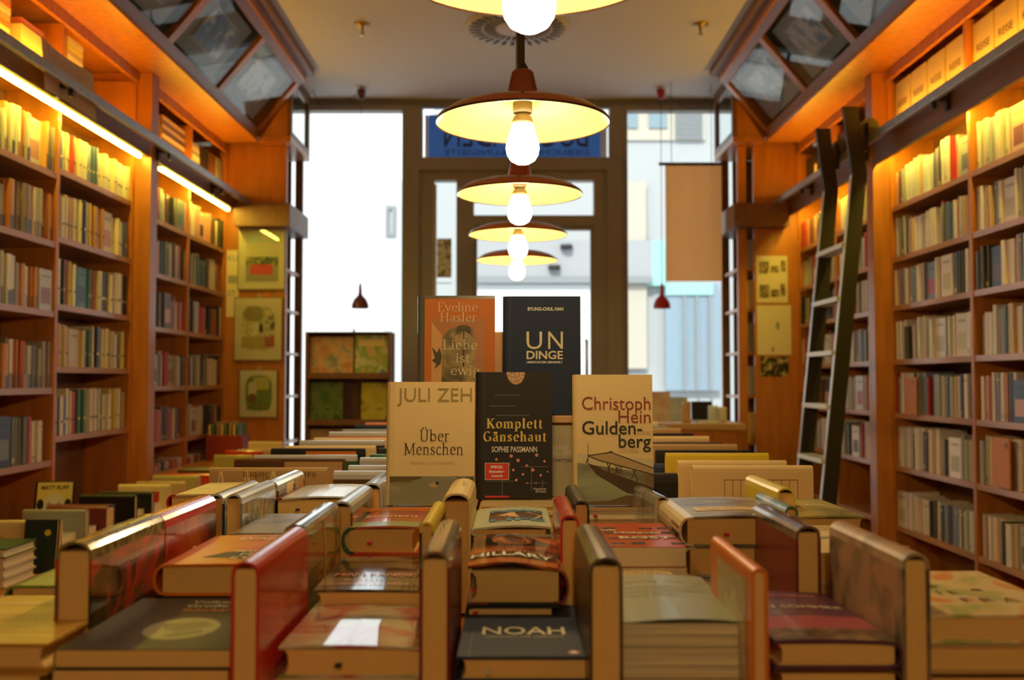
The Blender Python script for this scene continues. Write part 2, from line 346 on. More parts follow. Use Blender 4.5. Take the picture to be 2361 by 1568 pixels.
b = MB(); b.box(FX(1532), FX(1655), 14.86, 14.98, FZ_(900), FZ_(655), mat('shop_glass', (.28, .37, .43), .25)); b.box(FX(1532), FX(1640), 14.82, 14.86, FZ_(682), FZ_(656), TEAL)
for px in (1572, 1600, 1630): b.box(FX(px), FX(px+5), 14.8, 14.86, FZ_(900), FZ_(684), PG)
b.build('shop_window', fa)
one('grey_wall', FX(886), FX(932), 14.94, 15.0, FZ_(900), FZ_(415), m=mat('facade_side', (.60, .62, .60), .8), parent=fa)
b = MB(); frame_rect(b, FX(889), FX(912), FZ_(545), FZ_(475), .05, 14.9, 14.94, PG); b.build('window', fa)
for px, py in ((1305, 577), (1277, 624)):
    b = MB(); b.lathe([(0, 0), (.09, 0), (.09, .06), (0, .06)], (FX(px), 14.8, FZ_(py)), DARK, 12); b.build('canopy_lamp', fa)
# ================================================================ ceiling fittings
b = MB(); b.lathe([(0, 0), (.31, 0), (.31, -.012), (.0, -.02)], (.03, 6.02, 2.12), WHITE, 40)
for ring, (r0, r1) in enumerate(((.13, .20), (.215, .29))):
    nn = 30
    for k in range(nn):
        a = 2*math.pi*k/nn; da = .05 if ring else .07
        pts = [(.03+rr*math.cos(a+q*da), 6.02+rr*math.sin(a+q*da), 2.102-.004*ring) for rr, q in ((r0, -1), (r1, -.9), (r1, .9), (r0, 1))]
        b.face(pts, mat('vent_slot', (.10, .08, .06), .8))
tag(b.build('ceiling_vent'), 'round slotted air vent set in the ceiling behind the hanging lamps', 'vent')
for x, lb in ((-.89, 'small sprinkler head on the ceiling over the bookcase with framed pictures'), (1.12, 'small sprinkler head on the ceiling over the ladder side')):
    b = MB(); b.lathe([(0, 0), (.045, 0), (.045, -.008), (.012, -.012), (.012, -.04), (.006, -.042), (.006, -.06), (.02, -.062), (.02, -.068), (0, -.068)], (x, 5.98, 2.12), mat('brass', (.55, .40, .15), .35, metal=.7), 14)
    tag(b.build('sprinkler', origin=(x, 5.98, 2.052)), lb, 'sprinkler', 'ceiling sprinklers')
# ---------------------------------------------------------------- enamel pendants
ENO = mat('enamel_brown_red', (.28, .055, .02), .18, coat=.6); ENI = mat('enamel_cream', (.78, .60, .20), .28)
CER = mat('lamp_ceramic', (.75, .70, .58), .35); CORD = mat('cord_brown', (.10, .06, .03), .8, noise=.3, nscale=400, stretch=(.2, .2, 1))
BG = mat('bulb_glass', (1, .95, .85), .4, emit=((1.0, .74, .36), BULB))
def pendant(x, y, z, label):
    o = empty('pendant_lamp', (x, y, z), label, 'lamp', 'enamel pendant lamps over the book table')
    b = MB(); op = [(.18, 0), (.176, .008), (.155, .022), (.12, .034), (.08, .041), (.036, .046), (.0345, .05)]
    b.lathe(op, (x, y, z), ENO, 64)
    b.lathe([(.18, -.001), (.174, .004), (.153, .018), (.119, .030), (.079, .037), (.034, .042), (.0, .042)], (x, y, z), ENI, 64)
    b.lathe([(.1808, -.002), (.1808, .002), (.1785, .002), (.1785, -.002)], (x, y, z), mat('enamel_rim', (.05, .02, .012), .2), 64, closed=True)
    b.build('lamp_shade', o)
    b = MB(); b.lathe([(.0355, .044), (.034, .055), (.0235, .104), (.020, .109), (0, .110)], (x, y, z), ENO, 40); b.build('neck', o)
    b = MB(); b.lathe([(.0115, .109), (.0115, .116), (.006, .126), (0, .127)], (x, y, z), DARK, 16); b.build('cord_grip', o)
    b = MB(); n = 40; b.tube([(x, y, z+.125), (x, y, 2.105)], .0045, CORD); b.build('cord', o)
    b = MB(); b.lathe([(.05, 0), (.05, -.015), (0, -.02)], (x, y, 2.12), CER, 20); b.build('ceiling_rose', o)
    b = MB(); b.lathe([(0, .042), (.020, .042), (.0205, .024), (.0195, .020), (0, .020)], (x, y, z), CER, 24); b.build('socket', o)
    b = MB(); b.lathe([(0, .0195), (.012, .0195), (.019, .012), (.0225, .002), (.0228, -.006), (0, -.006)], (x, y, z), mat('bulb_base', (.80, .72, .50), .4), 24)
    def cf(u, v): return (x + .0231*math.sin(u/.0231), y - .0231*math.cos(u/.0231), z+.004+v)
    if y > 2: put_text(b, cf, 'CE', -.012, 0, .008, mat('print_brown', (.15, .08, .03), .5), 'c')
    b.build('bulb_base', o)
    b = MB(); b.lathe([(.0226, -.006), (.0245, -.014), (.029, -.028), (.0335, -.042), (.0345, -.053), (.032, -.067), (.025, -.078), (.013, -.085), (0, -.087)], (x, y, z), BG, 32); b.build('bulb', o)
for y, lb in ((1.29, 'enamel pendant lamp cut by the top edge, largest of the row'), (2.09, 'sharp red-brown enamel pendant lamp with a glowing bulb before the blue sign'),
              (2.90, 'enamel pendant lamp in front of the door transom, third in the row'), (3.71, 'enamel pendant lamp seen below the transom, fourth in the row'),
              (4.50, 'enamel pendant lamp just above the propped books, smallest of the row')):
    pendant(.022, y, .533, lb)
for y, q in ((-.31, 'behind the viewpoint'), (-1.11, 'in the middle of the rear shop'), (-1.91, 'by the back wall')): pendant(.022, y, .533, 'enamel pendant lamp of the same row, ' + q)
# ---------------------------------------------------------------- small bell lamps by the windows
for x, y, m_, lb in ((-1.09, 7.3, mat('bell_dark_red', (.12, .02, .02), .35), 'small dark bell lamp hanging before the bright window'),
                     (1.077, 7.3, mat('bell_red', (.45, .02, .02), .3), 'small red bell lamp hanging beside the tan cloth banner')):
    o = empty('bell_lamp', (x, y, .52), lb, 'lamp', 'small bell lamps in the windows')
    b = MB(); b.lathe([(.062, 0), (.060, .03), (.045, .065), (.020, .09), (.014, .10), (.010, .165), (.004, .18), (0, .182)], (x, y, .52), m_, 28); b.build('lamp_shade', o)
    b = MB(); b.lathe([(0, .02), (.02, .03), (.018, .06), (0, .07)], (x, y, .52), mat('bell_bulb', (.8, .8, .75), .3), 14); b.build('bulb', o)
    b = MB(); b.tube([(x, y, .70), (x, y, 2.04)], .0022, DARK, 6); b.build('cord', o)
    s = 1 if x > 0 else -1
    b = MB(); b.lathe([(0, 0), (.012, -.002), (.034, -.012), (.02, -.075), (0, -.08)], (x, y, 2.115), m_, 18); b.build('ceiling_cup', o)
    b = MB()
    b.tube([(x+s*.01, y, 2.09), (x+s*.10, y, 2.03), (x+s*.2, y, 1.96), (x+s*.28, y, 1.97), (x+s*.34, y+.05, 2.06), (x+s*.36, y+.05, 2.12)], .0022, DARK, 6); b.build('swag_cord', o)
# tan banner
o = empty('cloth_banner', (1.28, 7.2, .70), 'tan cloth banner hanging on a dark rod before the window', 'banner')
b = MB(); nx, nz = 14, 10
vs = [(1.09+.40*i/nx, 7.2+.006*math.sin(i*1.3)*(nz-j)/nz, 1.535-.83*j/nz) for j in range(nz+1) for i in range(nx+1)]
vs2 = [(p[0], p[1]+.003, p[2]) for p in vs]
b.poly(vs, [(j*(nx+1)+i, j*(nx+1)+i+1, (j+1)*(nx+1)+i+1, (j+1)*(nx+1)+i) for j in range(nz) for i in range(nx)], mat('tan_cloth', (.62, .27, .09), .8, noise=.1, nscale=6), None, True)
0 and b.poly(vs2, [(j*(nx+1)+i, j*(nx+1)+i+1, (j+1)*(nx+1)+i+1, (j+1)*(nx+1)+i) for j in range(nz) for i in range(nx)], mat('tan_cloth', (.62, .27, .09), .8), None, True)
b.build('cloth', o)
n_, l_ = nt(MC['tan_cloth']); tl_ = n_.new('ShaderNodeBsdfTranslucent'); tl_.inputs[0].default_value = (.80, .34, .10, 1); mx_ = n_.new('ShaderNodeMixShader'); mx_.inputs[0].default_value = .75
l_.new(n_['Principled BSDF'].outputs[0], mx_.inputs[1]); l_.new(tl_.outputs[0], mx_.inputs[2]); l_.new(mx_.outputs[0], n_['Material Output'].inputs[0])
b = MB(); b.tube([(1.045, 7.2, 1.542), (1.50, 7.2, 1.542)], .012, DARK); b.build('rod', o)
for x in (1.135, 1.42):
    b = MB(); b.tube([(x, 7.2, 1.55), (x, 7.2, 2.12)], .0022, DARK, 6); b.build('cord', o)
# ================================================================ bookcases
LEV_L = [.90, .60, .30, -.03, -.34, -.66, -.98]
LEV_M = [.93, .63, .335, .062, -.24, -.66, -.98]
LEV_R = [.90, .635, .385, .108, -.165, -.435, -.74, -1.05]
XF, XB = 1.97, 2.2
LEDM = mat('led_strip', (1, .9, .4), .5, emit=((1.0, .77, .08), LED))
UPM = mat('uplight_strip', (1, .8, .4), .5, emit=((1.0, .56, .04), UP))
def bookcase(s, cols, levels, label, y_led):
    X = lambda x: s*x
    y0, y1 = cols[0], cols[-1]
    o = empty('bookcase', (X(2.08), (y0+y1)/2, FZ), label, 'bookcase', 'wall bookcases')
    for y in cols:
        one('upright', X(XF), X(XB), y-.012, y+.012, FZ, 1.27, m=WOOD, parent=o)
    one('back_panel', X(XB), X(XB+.02), y0, y1, FZ, 1.62, m=WOODD, parent=o)
    for k in range(len(cols)-1):
        for z in levels[min(k, len(levels)-1)]:
            one('shelf', X(XF+.004), X(XB), cols[k]+.012, cols[k+1]-.012, z-.026, z, m=WOODH, parent=o)
    one('top_shelf', X(1.90), X(XB), y0, y1, 1.255, 1.28, m=WOOD, parent=o)
    one('fascia', X(1.885), X(1.905), y0, y1, 1.165 if s < 0 else 1.124, 1.285, m=WOODD, parent=o)
    one('header', X(1.95), X(1.97), y0, y1, 1.56, 1.615, m=WOOD, parent=o)
    for k, y in enumerate(cols):
        one('niche_divider', X(1.96), X(XB), y-.012, y+.012, 1.28, 1.56, m=WOOD, parent=o)
    one('light_strip', X(1.925), X(1.94), y_led[0], y_led[1], 1.157, 1.17, m=LEDM, parent=o)
    one('light_channel', X(1.905), X(1.95), y_led[0], y_led[1], 1.17, 1.18, m=STEEL, parent=o)
    one('cove_light', X(1.912), X(1.93), y_led[0]+.1, y_led[1]-.1, 1.282, 1.292, m=UPM, parent=o)
    return o
bookcase(-1, [2.66, 3.53, 4.40, 5.27], [LEV_L, LEV_L, LEV_M], 'orange wood bookcase full of cream paperbacks opposite the ladder, before the pillar', (2.7, 5.25))
bookcase(-1, [5.40, 6.19, 6.97], [LEV_L, LEV_L], 'orange wood bookcase between pillar and framed cartoons, opposite the ladder', (5.55, 6.9))
bookcase(1, [2.66, 3.53, 4.36, 5.28], [LEV_R, LEV_R, LEV_R], 'orange wood bookcase with pale spines on the ladder wall, before the pillar', (2.7, 5.25))
bookcase(1, [5.40, 6.19, 6.97], [LEV_R, LEV_R], 'orange wood bookcase behind the ladder', (5.55, 6.9))
for s in (-1, 1):
    sd = 'opposite the ladder' if s < 0 else 'on the ladder wall'
    X = lambda x: s*x
    struct(one('trim_%d' % (1 if s < 0 else 2), X(1.885), X(XB), 5.285, 5.385, FZ, 1.615, m=WOOD, bevel=.002))
    # rail
    o = empty('ladder_rail', (X(1.81), 4.7, 1.19), 'flat grey steel rail running along the bookcase fascia ' + sd, 'rail', 'ladder rails')
    b = MB(); b.box(X(1.800), X(1.822), 2.4, 6.97, 1.20, 1.242, STEEL); b.build('rail_bar', o, bevel=.003)
    for y in ((3.1, 4.16, 5.36, 6.35) if s < 0 else (3.3, 4.35, 5.36, 6.35)):
        b = MB(); b.box(X(1.812), X(1.884), y-.012, y+.012, 1.205, 1.225, DARK); b.box(X(1.868), X(1.884), y-.014, y+.014, 1.165, 1.25, DARK); b.box(X(1.806), X(1.826), y-.013, y+.013, 1.17, 1.20, DARK); b.build('bracket', o)
    # soffit and slanted display case above the shelves
    o = empty('display_case', (X(1.7), 4.6, 1.6), 'long slanted wood and glass display case under the ceiling ' + sd, 'display case', 'slanted display cases')
    one('soffit', X(1.72), X(XB+.02), 2.3, 6.86, 1.617, 1.64, m=WOOD, parent=o)
    A = Vector((1.745, 1.64)); B = Vector((1.415, 2.03)); dv = (B-A).normalized(); nv = Vector((dv.y, -dv.x)); LN = (B-A).length
    if nv.x < 0: nv = -nv
    def SP(u, y, off): p = A + dv*u + nv*off; return (X(p.x), y, p.y)
    def slab(b, u0, u1, y0, y1, o0, o1, m): 
        vs = [SP(u, y, f) for f in (o0, o1) for y in (y0, y1) for u in (u0, u1)]
        b.poly(vs, [(0, 1, 3, 2), (4, 6, 7, 5), (0, 4, 5, 1), (2, 3, 7, 6), (0, 2, 6, 4), (1, 5, 7, 3)], m)
    FRW = mat('case_wood', (.30, .105, .035), .38, noise=.2, nscale=6, stretch=(4, .5, 4))
    b = MB(); slab(b, 0, .065, 2.3, 6.84, 0, .03, FRW); b.build('bottom_rail', o)
    b = MB(); slab(b, LN-.05, LN, 2.3, 6.84, 0, .03, FRW); b.build('top_rail', o)
    ys = [2.44, 3.30, 4.16, 5.02, 5.88, 6.80]
    for y in ys:
        b = MB(); slab(b, .065, LN-.05, y-.035, y+.035, 0, .03, WOOD); b.build('mullion', o)
    b = MB(); slab(b, .0, LN, 2.3, 6.84, .12, .13, mat('case_back', (.05, .045, .04), .8)); b.build('case_back', o)
    for k in range(5):
        b = MB(); slab(b, .065, LN-.05, ys[k]+.035, ys[k+1]-.035, .012, .016, GLASS); b.build('glass_pane', o)
    b = MB(); b.box(X(1.40), X(1.43), 2.3, 6.86, 2.03, 2.07, WOOD); b.box(X(1.345), X(1.43), 2.3, 6.86, 2.07, 2.118, WOODD); b.build('cornice', o)
    arts = [[(.02, .02, .03), (.05, .07, .16), (.60, .50, .38)], [(.50, .38, .28), (.60, .45, .32), (.04, .035, .03)], [(.05, .05, .04), (.40, .28, .18), (.6, .55, .45)]]
    nm = ['farthest panel', 'second panel', 'third panel', 'fourth panel', 'panel at the frame edge']
    for k in range(1, 5):
        ya, yb = ys[k]+.10, ys[k+1]-.10
        b = MB(); slab(b, .085, LN-.07, ya, yb, .045, .055, mat('mat_grey', (.30, .31, .31), .7))
        slab(b, .16, LN-.13, ya+.10, yb-.12, .040, .045, mat('thin_gold', (.45, .38, .26), .5))
        slab(b, .172, LN-.142, ya+.112, yb-.132, .037, .040, art('photo%d%d' % (s, k), arts[(k+(s > 0)) % 3], 9, seed=k+s*3))
        where = {4: 'at the window end', 3: 'second from the window end', 2: 'third from the window end', 1: 'fourth from the window end'}[k]
        tag(b.build('mounted_photograph'), 'grey-mounted photograph behind slanted glass, ' + where + ', ' + ('ladder side' if s > 0 else 'cartoon side'), 'picture', 'photographs in the slanted cases')
    # end structure at the window end
    o = empty('corner_shelf', (X(1.75), 7.2, FZ), 'tall open wooden corner shelf at the window end ' + sd, 'shelf', 'corner shelves at the windows')
    one('end_panel', X(1.665 if s > 0 else 1.6155), X(2.22), 6.985, 7.01, FZ, 1.62, m=WOOD, parent=o); one('back_board', X(1.625), X(2.22), 7.462, 7.468, FZ, 1.62, m=WOODD, parent=o)
    one('post', X(1.555), X(1.615), 6.985, 7.02, FZ, 1.62, m=WOOD, parent=o)
    one('post', X(1.545), X(1.60), 7.47, 7.51, FZ, 1.62, m=WOODD, parent=o)
    b = MB(); b.box(X(1.505), X(1.88), 6.86, 7.50, 1.045, 1.205, WOODD); b.build('cross_beam', o, bevel=.004)
    b = MB(); b.box(X(1.50), X(1.715), 6.86, 7.50, 1.622, 1.66, WOOD); b.box(X(1.715), X(1.99), 6.99, 7.50, 1.622, 1.66, WOOD); b.build('cornice_board', o)
    for z in (.78, .50, .20, -.10, -.42, -.75): one('shelf', X(1.56), X(2.1), 7.02, 7.46, z-.02, z, m=WOOD, parent=o)
    # glass cabinet above
    o = empty('glass_cabinet', (X(1.7), 7.2, 1.66), 'boxy glass-sided cabinet under the ceiling at the window end ' + sd, 'cabinet', 'glass cabinets under the ceiling')
    one('end_panel', X(1.53), X(1.97), 6.87, 6.89, 1.66, 2.118, m=WOOD, parent=o)
    b = MB(); b.box(X(1.50), X(1.53), 6.87, 6.91, 1.66, 2.118, WOODD); b.box(X(1.50), X(1.53), 7.44, 7.50, 1.66, 2.118, WOODD); b.box(X(1.50), X(1.53), 6.91, 7.44, 2.04, 2.118, WOODD); b.box(X(1.50), X(1.53), 6.91, 7.44, 1.66, 1.70, WOODD); b.build('frame', o)
    one('glass_pane', X(1.512), X(1.516), 6.91, 7.44, 1.70, 2.04, m=GLASS, parent=o)
    one('back_board', X(1.75), X(1.76), 6.90, 7.49, 1.665, 2.115, m=mat('pale_board', (.62, .60, .54), .7), parent=o)
# ---------------------------------------------------------------- ladder
o = empty('rolling_ladder', (1.62, 5.31, FZ), 'dark steel rolling ladder with pale treads leaning on the bookcase rail', 'ladder')
LM = mat('ladder_dark', (.028, .022, .012), .5, spec=.25); LE = mat('ladder_edge', (.55, .53, .50), .35, metal=.5); TR = mat('ladder_tread', (.75, .72, .66), .35)
def lx(z): return 1.745 - (1.035-z)*.1055
for y in (5.09, 5.54):
    b = MB(); d = .0375
    pr = [(lx(FZ)-d, FZ), (lx(FZ)+d, FZ), (lx(1.035)+d, 1.035), (1.74, 1.38), (1.665, 1.38), (lx(1.035)-d, 1.035)]
    b.prism(pr, y-.013, y+.013, LM)
    b.prism([(lx(FZ)-d-.004, FZ), (lx(FZ)-d, FZ), (lx(1.035)-d, 1.035), (lx(1.035)-d-.004, 1.035)], y-.013, y+.013, LE)
    st = b.build('stile', o, bevel=.002)
    b = MB(); b.box(1.735, 1.80, y+.0135, y+.035, 1.16, 1.28, DARK); b.box(1.79, 1.825, y-.02, y+.06, 1.243, 1.30, DARK)
    b.prism([(1.81+.045*math.cos(k*math.pi/8), 1.285+.045*math.sin(k*math.pi/8)) for k in range(16)], y+.014, y+.045, DARK); b.build('rail_hook', o)
for k in range(7):
    z = .695-.271*k
    if z < FZ+.1: break
    b = MB(); b.box(lx(z)-.055, lx(z)+.03, 5.09+.0135, 5.54-.0135, z-.025, z, TR); b.build('tread', o, bevel=.003)
# ================================================================ books
def placed(o, M): o.matrix_world = Matrix.Translation((0, 0, ZC)) @ M; return o
def M_(cx, cy, cz, t): 
    m = Matrix((cx, cy, cz)).transposed().to_4x4(); m.translation = Vector(t); return m
def flat_M(x, y, z, rot=0): return Matrix.Translation((x, y, z)) @ Matrix.Rotation(R(rot), 4, 'Z')
def stand_M(x, y, z, tilt=4, yaw=0):
    c, s = math.cos(R(tilt)), math.sin(R(tilt))
    return Matrix.Translation((x, y, z)) @ Matrix.Rotation(R(yaw), 4, 'Z') @ M_((1, 0, 0), (0, s, c), (0, -c, s), (0, 0, 0))
def ridge_R(x0, yf, zt): return M_((0, 0, -1), (0, 1, 0), (1, 0, 0), (x0, yf, zt))           # front cover towards +X
def ridge_L(x1, yb, zt): return M_((0, 0, -1), (0, -1, 0), (-1, 0, 0), (x1, yb, zt))         # front cover towards -X
def ridge_C(x0, y1, zt): return M_((0, 0, -1), (1, 0, 0), (0, -1, 0), (x0, y1, zt))          # lies across, front cover towards the door side
def book(name, M, w, h, t, front, label=None, spine=None, back=None, texts=(), decals=(), soft=False, flip=False, bulge=None, pages=None, ribbon=None, cat='book', group=None, pf=None, concave=.004, lift=0):
    """closed book: x from spine (0) to fore edge, y foot to head, z back to front cover"""
    c = .0007 if soft else .0028
    bu = (.0008 if soft else min(.30*t, .012)) if bulge is None else bulge
    sx = .0015 if soft else .007
    X = (lambda x: w-x) if flip else (lambda x: x)
    def path(k):
        pts = [(w, k)] + [(sx, k)]
        n = 2 if soft else 8; e = 1 if not soft else .6
        for i in range(1, n):
            a = -math.pi/2 + math.pi*i/n
            ca = abs(math.cos(a))**(.62)
            pts.append((sx-(sx+bu-k)*ca, t/2+(t/2-k)*math.sin(a)))
        return pts + [(sx, t-k), (w, t-k)]
    O = path(0); I = path(c); n = len(O); b = MB(); spine = spine or front; back = back or front
    for i in range(n-1):
        m = back if i == 0 else (front if i == n-2 else spine)
        (xa, za), (xb, zb) = O[i], O[i+1]
        if i == n-2 and lift:      # cover board that curls up a little
            q = 6; ps = [(xa+(xb-xa)*j/q, za + lift*math.sin(math.pi*j/q*.9)) for j in range(q+1)]
            for j in range(q):
                (xc, zc), (xd, zd) = ps[j], ps[j+1]
                b.face([(X(xc), 0, zc), (X(xc), h, zc), (X(xd), h, zd), (X(xd), 0, zd)], m, smooth=True)
                b.face([(X(xc), 0, zc), (X(xd), 0, zd), (X(xd), 0, zd-c), (X(xc), 0, zc-c)], m); b.face([(X(xc), h, zc), (X(xd), h, zd), (X(xd), h, zd-c), (X(xc), h, zc-c)], m)
                b.face([(X(xc), 0, zc-c), (X(xc), h, zc-c), (X(xd), h, zd-c), (X(xd), 0, zd-c)], m)
        else:
            sm = 0 < i < n-2
            b.face([(X(xa), 0, za), (X(xa), h, za), (X(xb), h, zb), (X(xb), 0, zb)], m, smooth=sm)
            for yy in (0, h): b.face([(X(xa), yy, za), (X(xb), yy, zb), (X(I[i+1][0]), yy, I[i+1][1]), (X(I[i][0]), yy, I[i][1])], m)
            b.face([(X(I[i][0]), 0, I[i][1]), (X(I[i][0]), h, I[i][1]), (X(I[i+1][0]), h, I[i+1][1]), (X(I[i+1][0]), 0, I[i+1][1])], m, smooth=sm)
    for k in (0, -1): b.face([(X(w), 0, O[k][1]), (X(w), h, O[k][1]), (X(w), h, I[k][1]), (X(w), 0, I[k][1])], front)
    def Z(u):
        if not lift: return t
        f = (u-sx)/(w-sx) if not flip else ((w-u)-sx)/(w-sx)
        f = max(0, min(1, f)); return t + lift*math.sin(math.pi*f*.9)
    Z0 = .0010
    def fn_front(u, v): return (u, v, Z(u)+Z0)
    def fn_back(u, v): return (w-u, v, -Z0)
    def fn_spine(u, v): return (X(-bu-.0005), h-u, t/2+v) if not flip else (X(-bu-.0005), u, t/2+v)
    def fn_spine_up(u, v): return (X(-bu-.0005 + 4*v*v*bu/(t*t)*.8), u, t/2-v)
    fns = {'front': fn_front, 'back': fn_back, 'spine': fn_spine, 'ridge': fn_spine_up}
    for dcl in decals:
        fc, kind, x, y, a, bb, m = dcl[:7]
        z_ = dcl[7] if len(dcl) > 7 else .0002
        base = fns[fc]; nrm = {'front': Vector((0, 0, 1)), 'back': Vector((0, 0, -1)), 'spine': Vector((-1, 0, 0)), 'ridge': Vector((-1, 0, 0))}[fc]
        def f2(u, v): 
            p = Vector(base(u, v)) + nrm*(z_-Z0); return tuple(p)
        if kind == 'rect':
            q = 6 if lift else 1
            for j in range(q): b.face([f2(x+a*j/q, y), f2(x+a*(j+1)/q, y), f2(x+a*(j+1)/q, y+bb), f2(x+a*j/q, y+bb)], m)
        elif kind == 'ell': b.face([f2(x+a*math.cos(k*math.pi/10), y+bb*math.sin(k*math.pi/10)) for k in range(20)], m)
        elif kind == 'poly': b.face([f2(u, v) for u, v in a], m)
    for tx in texts:
        fc, font, body, x, y, size, m = tx[:7]; kw = tx[7] if len(tx) > 7 else {}
        if kw.get('down'):     # runs along the ridge, upside down from the viewer's side
            f0 = fns[fc]; kw = {k: v for k, v in kw.items() if k != 'down'}
            put_text(b, lambda u, v: f0(x+(v-y), y-(u-x)), body, x, y, size, m, font=font, **kw)
        elif kw.get('turn'):      # printed the other way up
            f0 = fns[fc]; kw = {k: v for k, v in kw.items() if k != 'turn'}
            put_text(b, lambda u, v: f0(2*x-u, 2*y-v), body, x, y, size, m, font=font, **kw)
        else: put_text(b, fns[fc], body, x, y, size, m, font=font, **kw)
    o = b.build(name, local=True); placed(o, M)
    p = MB(); ins = .0005 if soft else .003
    pp = [(w-(.0008 if soft else .004), c)] + [(max(x, .0), z) if not soft else (max(x, c), z) for x, z in I[1:-1]] + [(w-(.0008 if soft else .004), t-c)]
    if not soft: pp += [(w-.004-concave*.8, t*.75), (w-.004-concave, t/2), (w-.004-concave*.8, t*.25)]
    pp = [(X(x), z) for x, z in pp]
    p.prism(pp, ins, h-ins, pages or PAGE)
    if not soft and not flip: pass
    pb = p.build('page_block', o, local=True)
    if ribbon:
        rx, rm = ribbon; r = MB()
        r.box(rx, rx+.006, -.001, ins, t*.42, t*.42+.0014, rm); r.box(rx, rx+.006, -.004, -.001, t*.38, t*.42+.0014, rm); r.build('ribbon_bookmark', o, local=True)
    if label: tag(o, label, cat, group)
    return o
# ---------------------------------------------------------------- the big book table
o = empty('display_table', (0, 2.5, FZ), 'long waist-high table carrying the rows of books', 'table')
TT = -.311
TC = WOOD
b = MB(); b.box(-.66, .66, .74, 4.25, TT-.03, TT, TC); b.build('tabletop', o, bevel=.002)
for x in (-.58, .58):
    for y in (.85, 2.5, 4.15): one('leg', x-.03, x+.03, y-.03, y+.03, FZ, TT-.03, m=WOOD, parent=o)
one('lower_shelf', -.6, .6, .8, 4.2, FZ+.25, FZ+.275, m=WOOD, parent=o)
b = MB(); frame_rect(b, -.62, .62, TT-.13, TT-.03, .02, .8, .82, WOOD); b.build('apron', o)
# ledge under the left bookcase
o = empty('wall_ledge', (-1.7, 4.4, FZ), 'waist-high wooden ledge with standing books below the wall of cream paperbacks', 'shelf')
b = MB(); b.box(-1.965, -1.40, 2.3, 5.25, -.62, -.59, WOOD); b.build('ledge_top', o, bevel=.003)
one('ledge_front', -1.46, -1.44, 2.3, 5.25, FZ, -.62, m=WOOD, parent=o)
for y in (2.4, 3.4, 4.4, 5.2): one('bracket', -1.96, -1.46, y, y+.02, FZ, -.62, m=WOOD, parent=o)

C = lambda *a: a
tan = mat('print_tan', (.52, .38, .18), .45); blk = mat('print_black', (.02, .015, .012), .5); crm = mat('print_cream', (.78, .68, .45), .5)
gold = mat('print_gold', (.75, .55, .12), .4); dred = mat('print_dark_red', (.30, .035, .02), .5); blu = mat('print_blue', (.03, .20, .42), .45); wht = mat('print_white', (.82, .80, .74), .45)
org = mat('print_orange', (.75, .22, .03), .45); pnk = mat('print_pink', (.75, .25, .22), .45); grn = mat('print_green', (.10, .22, .08), .45); gry = mat('print_grey', (.35, .33, .27), .5)
def cv(name, c, rough=.33, coat=.12): return mat('cover_'+name, c, rough, coat=coat, spec=.35)
black = mat('cover_black', (.014, .012, .014), .45, spec=.3); navy = mat('cover_navy', (.025, .038, .085), .6, spec=.15); creamc = cv('cream', (.86, .66, .32), .4, 0); red = cv('red', (.60, .03, .02), .25, .5)
olive = cv('olive', (.22, .20, .10)); brown = cv('brown', (.10, .045, .02)); green = cv('green', (.04, .12, .04)); yellow = cv('yellow', (.78, .60, .05)); orange = cv('orange', (.78, .20, .02)); white = cv('white', (.80, .80, .78), .2, .5)
grey = cv('grey', (.33, .33, .30)); sage = cv('sage', (.36, .40, .30)); purple = cv('purple', (.11, .035, .09)); wine = cv('wine', (.18, .02, .02)); silver = cv('silver', (.55, .56, .58), .18, .6); tanc = cv('tan', (.55, .36, .16)); teal = cv('teal', (.10, .25, .22))

# ----- propped front-facing books
PX = 1424.
def L(px, py, x0, y0, s): return ((px-x0)/s, (y0-py)/s)
def T_(face, font, body, px, py, pw, m, x0, y0, s, size, **kw):
    u, v = L(px, py, x0, y0, s); d = dict(kw)
    if pw: d['width'] = pw/s
    return (face, font, body, u, v, size, m, d)
road = art('road_art', [(.10, .10, .04), (.22, .22, .12), (.35, .33, .22)], 18, stretch=(1, 3, 1)); 
x0, y0, s = 900, 1168, 1424.
bk = book('novel', stand_M(-.194, 1.645, -.198, 4), .134, .195, .024, creamc, 'cream novel titled \u00dcber Menschen propped up, road photo along its foot', decals=[
    ('front', 'rect', .0, .0, .134, .045, road), ('front', 'poly', 0, 0, [(0, 0), (.134, 0), (.134, .038), (.085, .044), (.055, .044), (0, .012)], 0, mat('road_grey', (.26, .25, .17), .5), .00025),
    ('front', 'poly', 0, 0, [(.098, .044), (.102, .044), (.134, .022), (.134, .030)], 0, mat('road_line', (.6, .55, .4), .5), .0003), ('front', 'poly', 0, 0, [(.0, .035), (.05, .041), (.05, .0445), (0, .0445)], 0, mat('field_dark', (.12, .08, .02), .6), .0003), ('front', 'ell', .070, .031, .008, .0035, tan, .0004), ('front', 'ell', .0755, .034, .0025, .003, blk, .00045)],
    texts=[T_('front', 'sans', 'JULI ZEH', 915, 935, 170, mat('print_olive', (.36, .27, .09), .5), x0, y0, s, .031), T_('front', 'serif', '\u00dcber', 966, 1025, 68, blk, x0, y0, s, .026), T_('front', 'serif', 'Menschen', 931, 1055, 135, blk, x0, y0, s, .026),
           T_('front', 'sans', 'ROMAN   LUCHTERHAND', 949, 1077, 97, tan, x0, y0, s, .0065)], spine=creamc)
x0, y0, s = 1098, 1147, 1366.
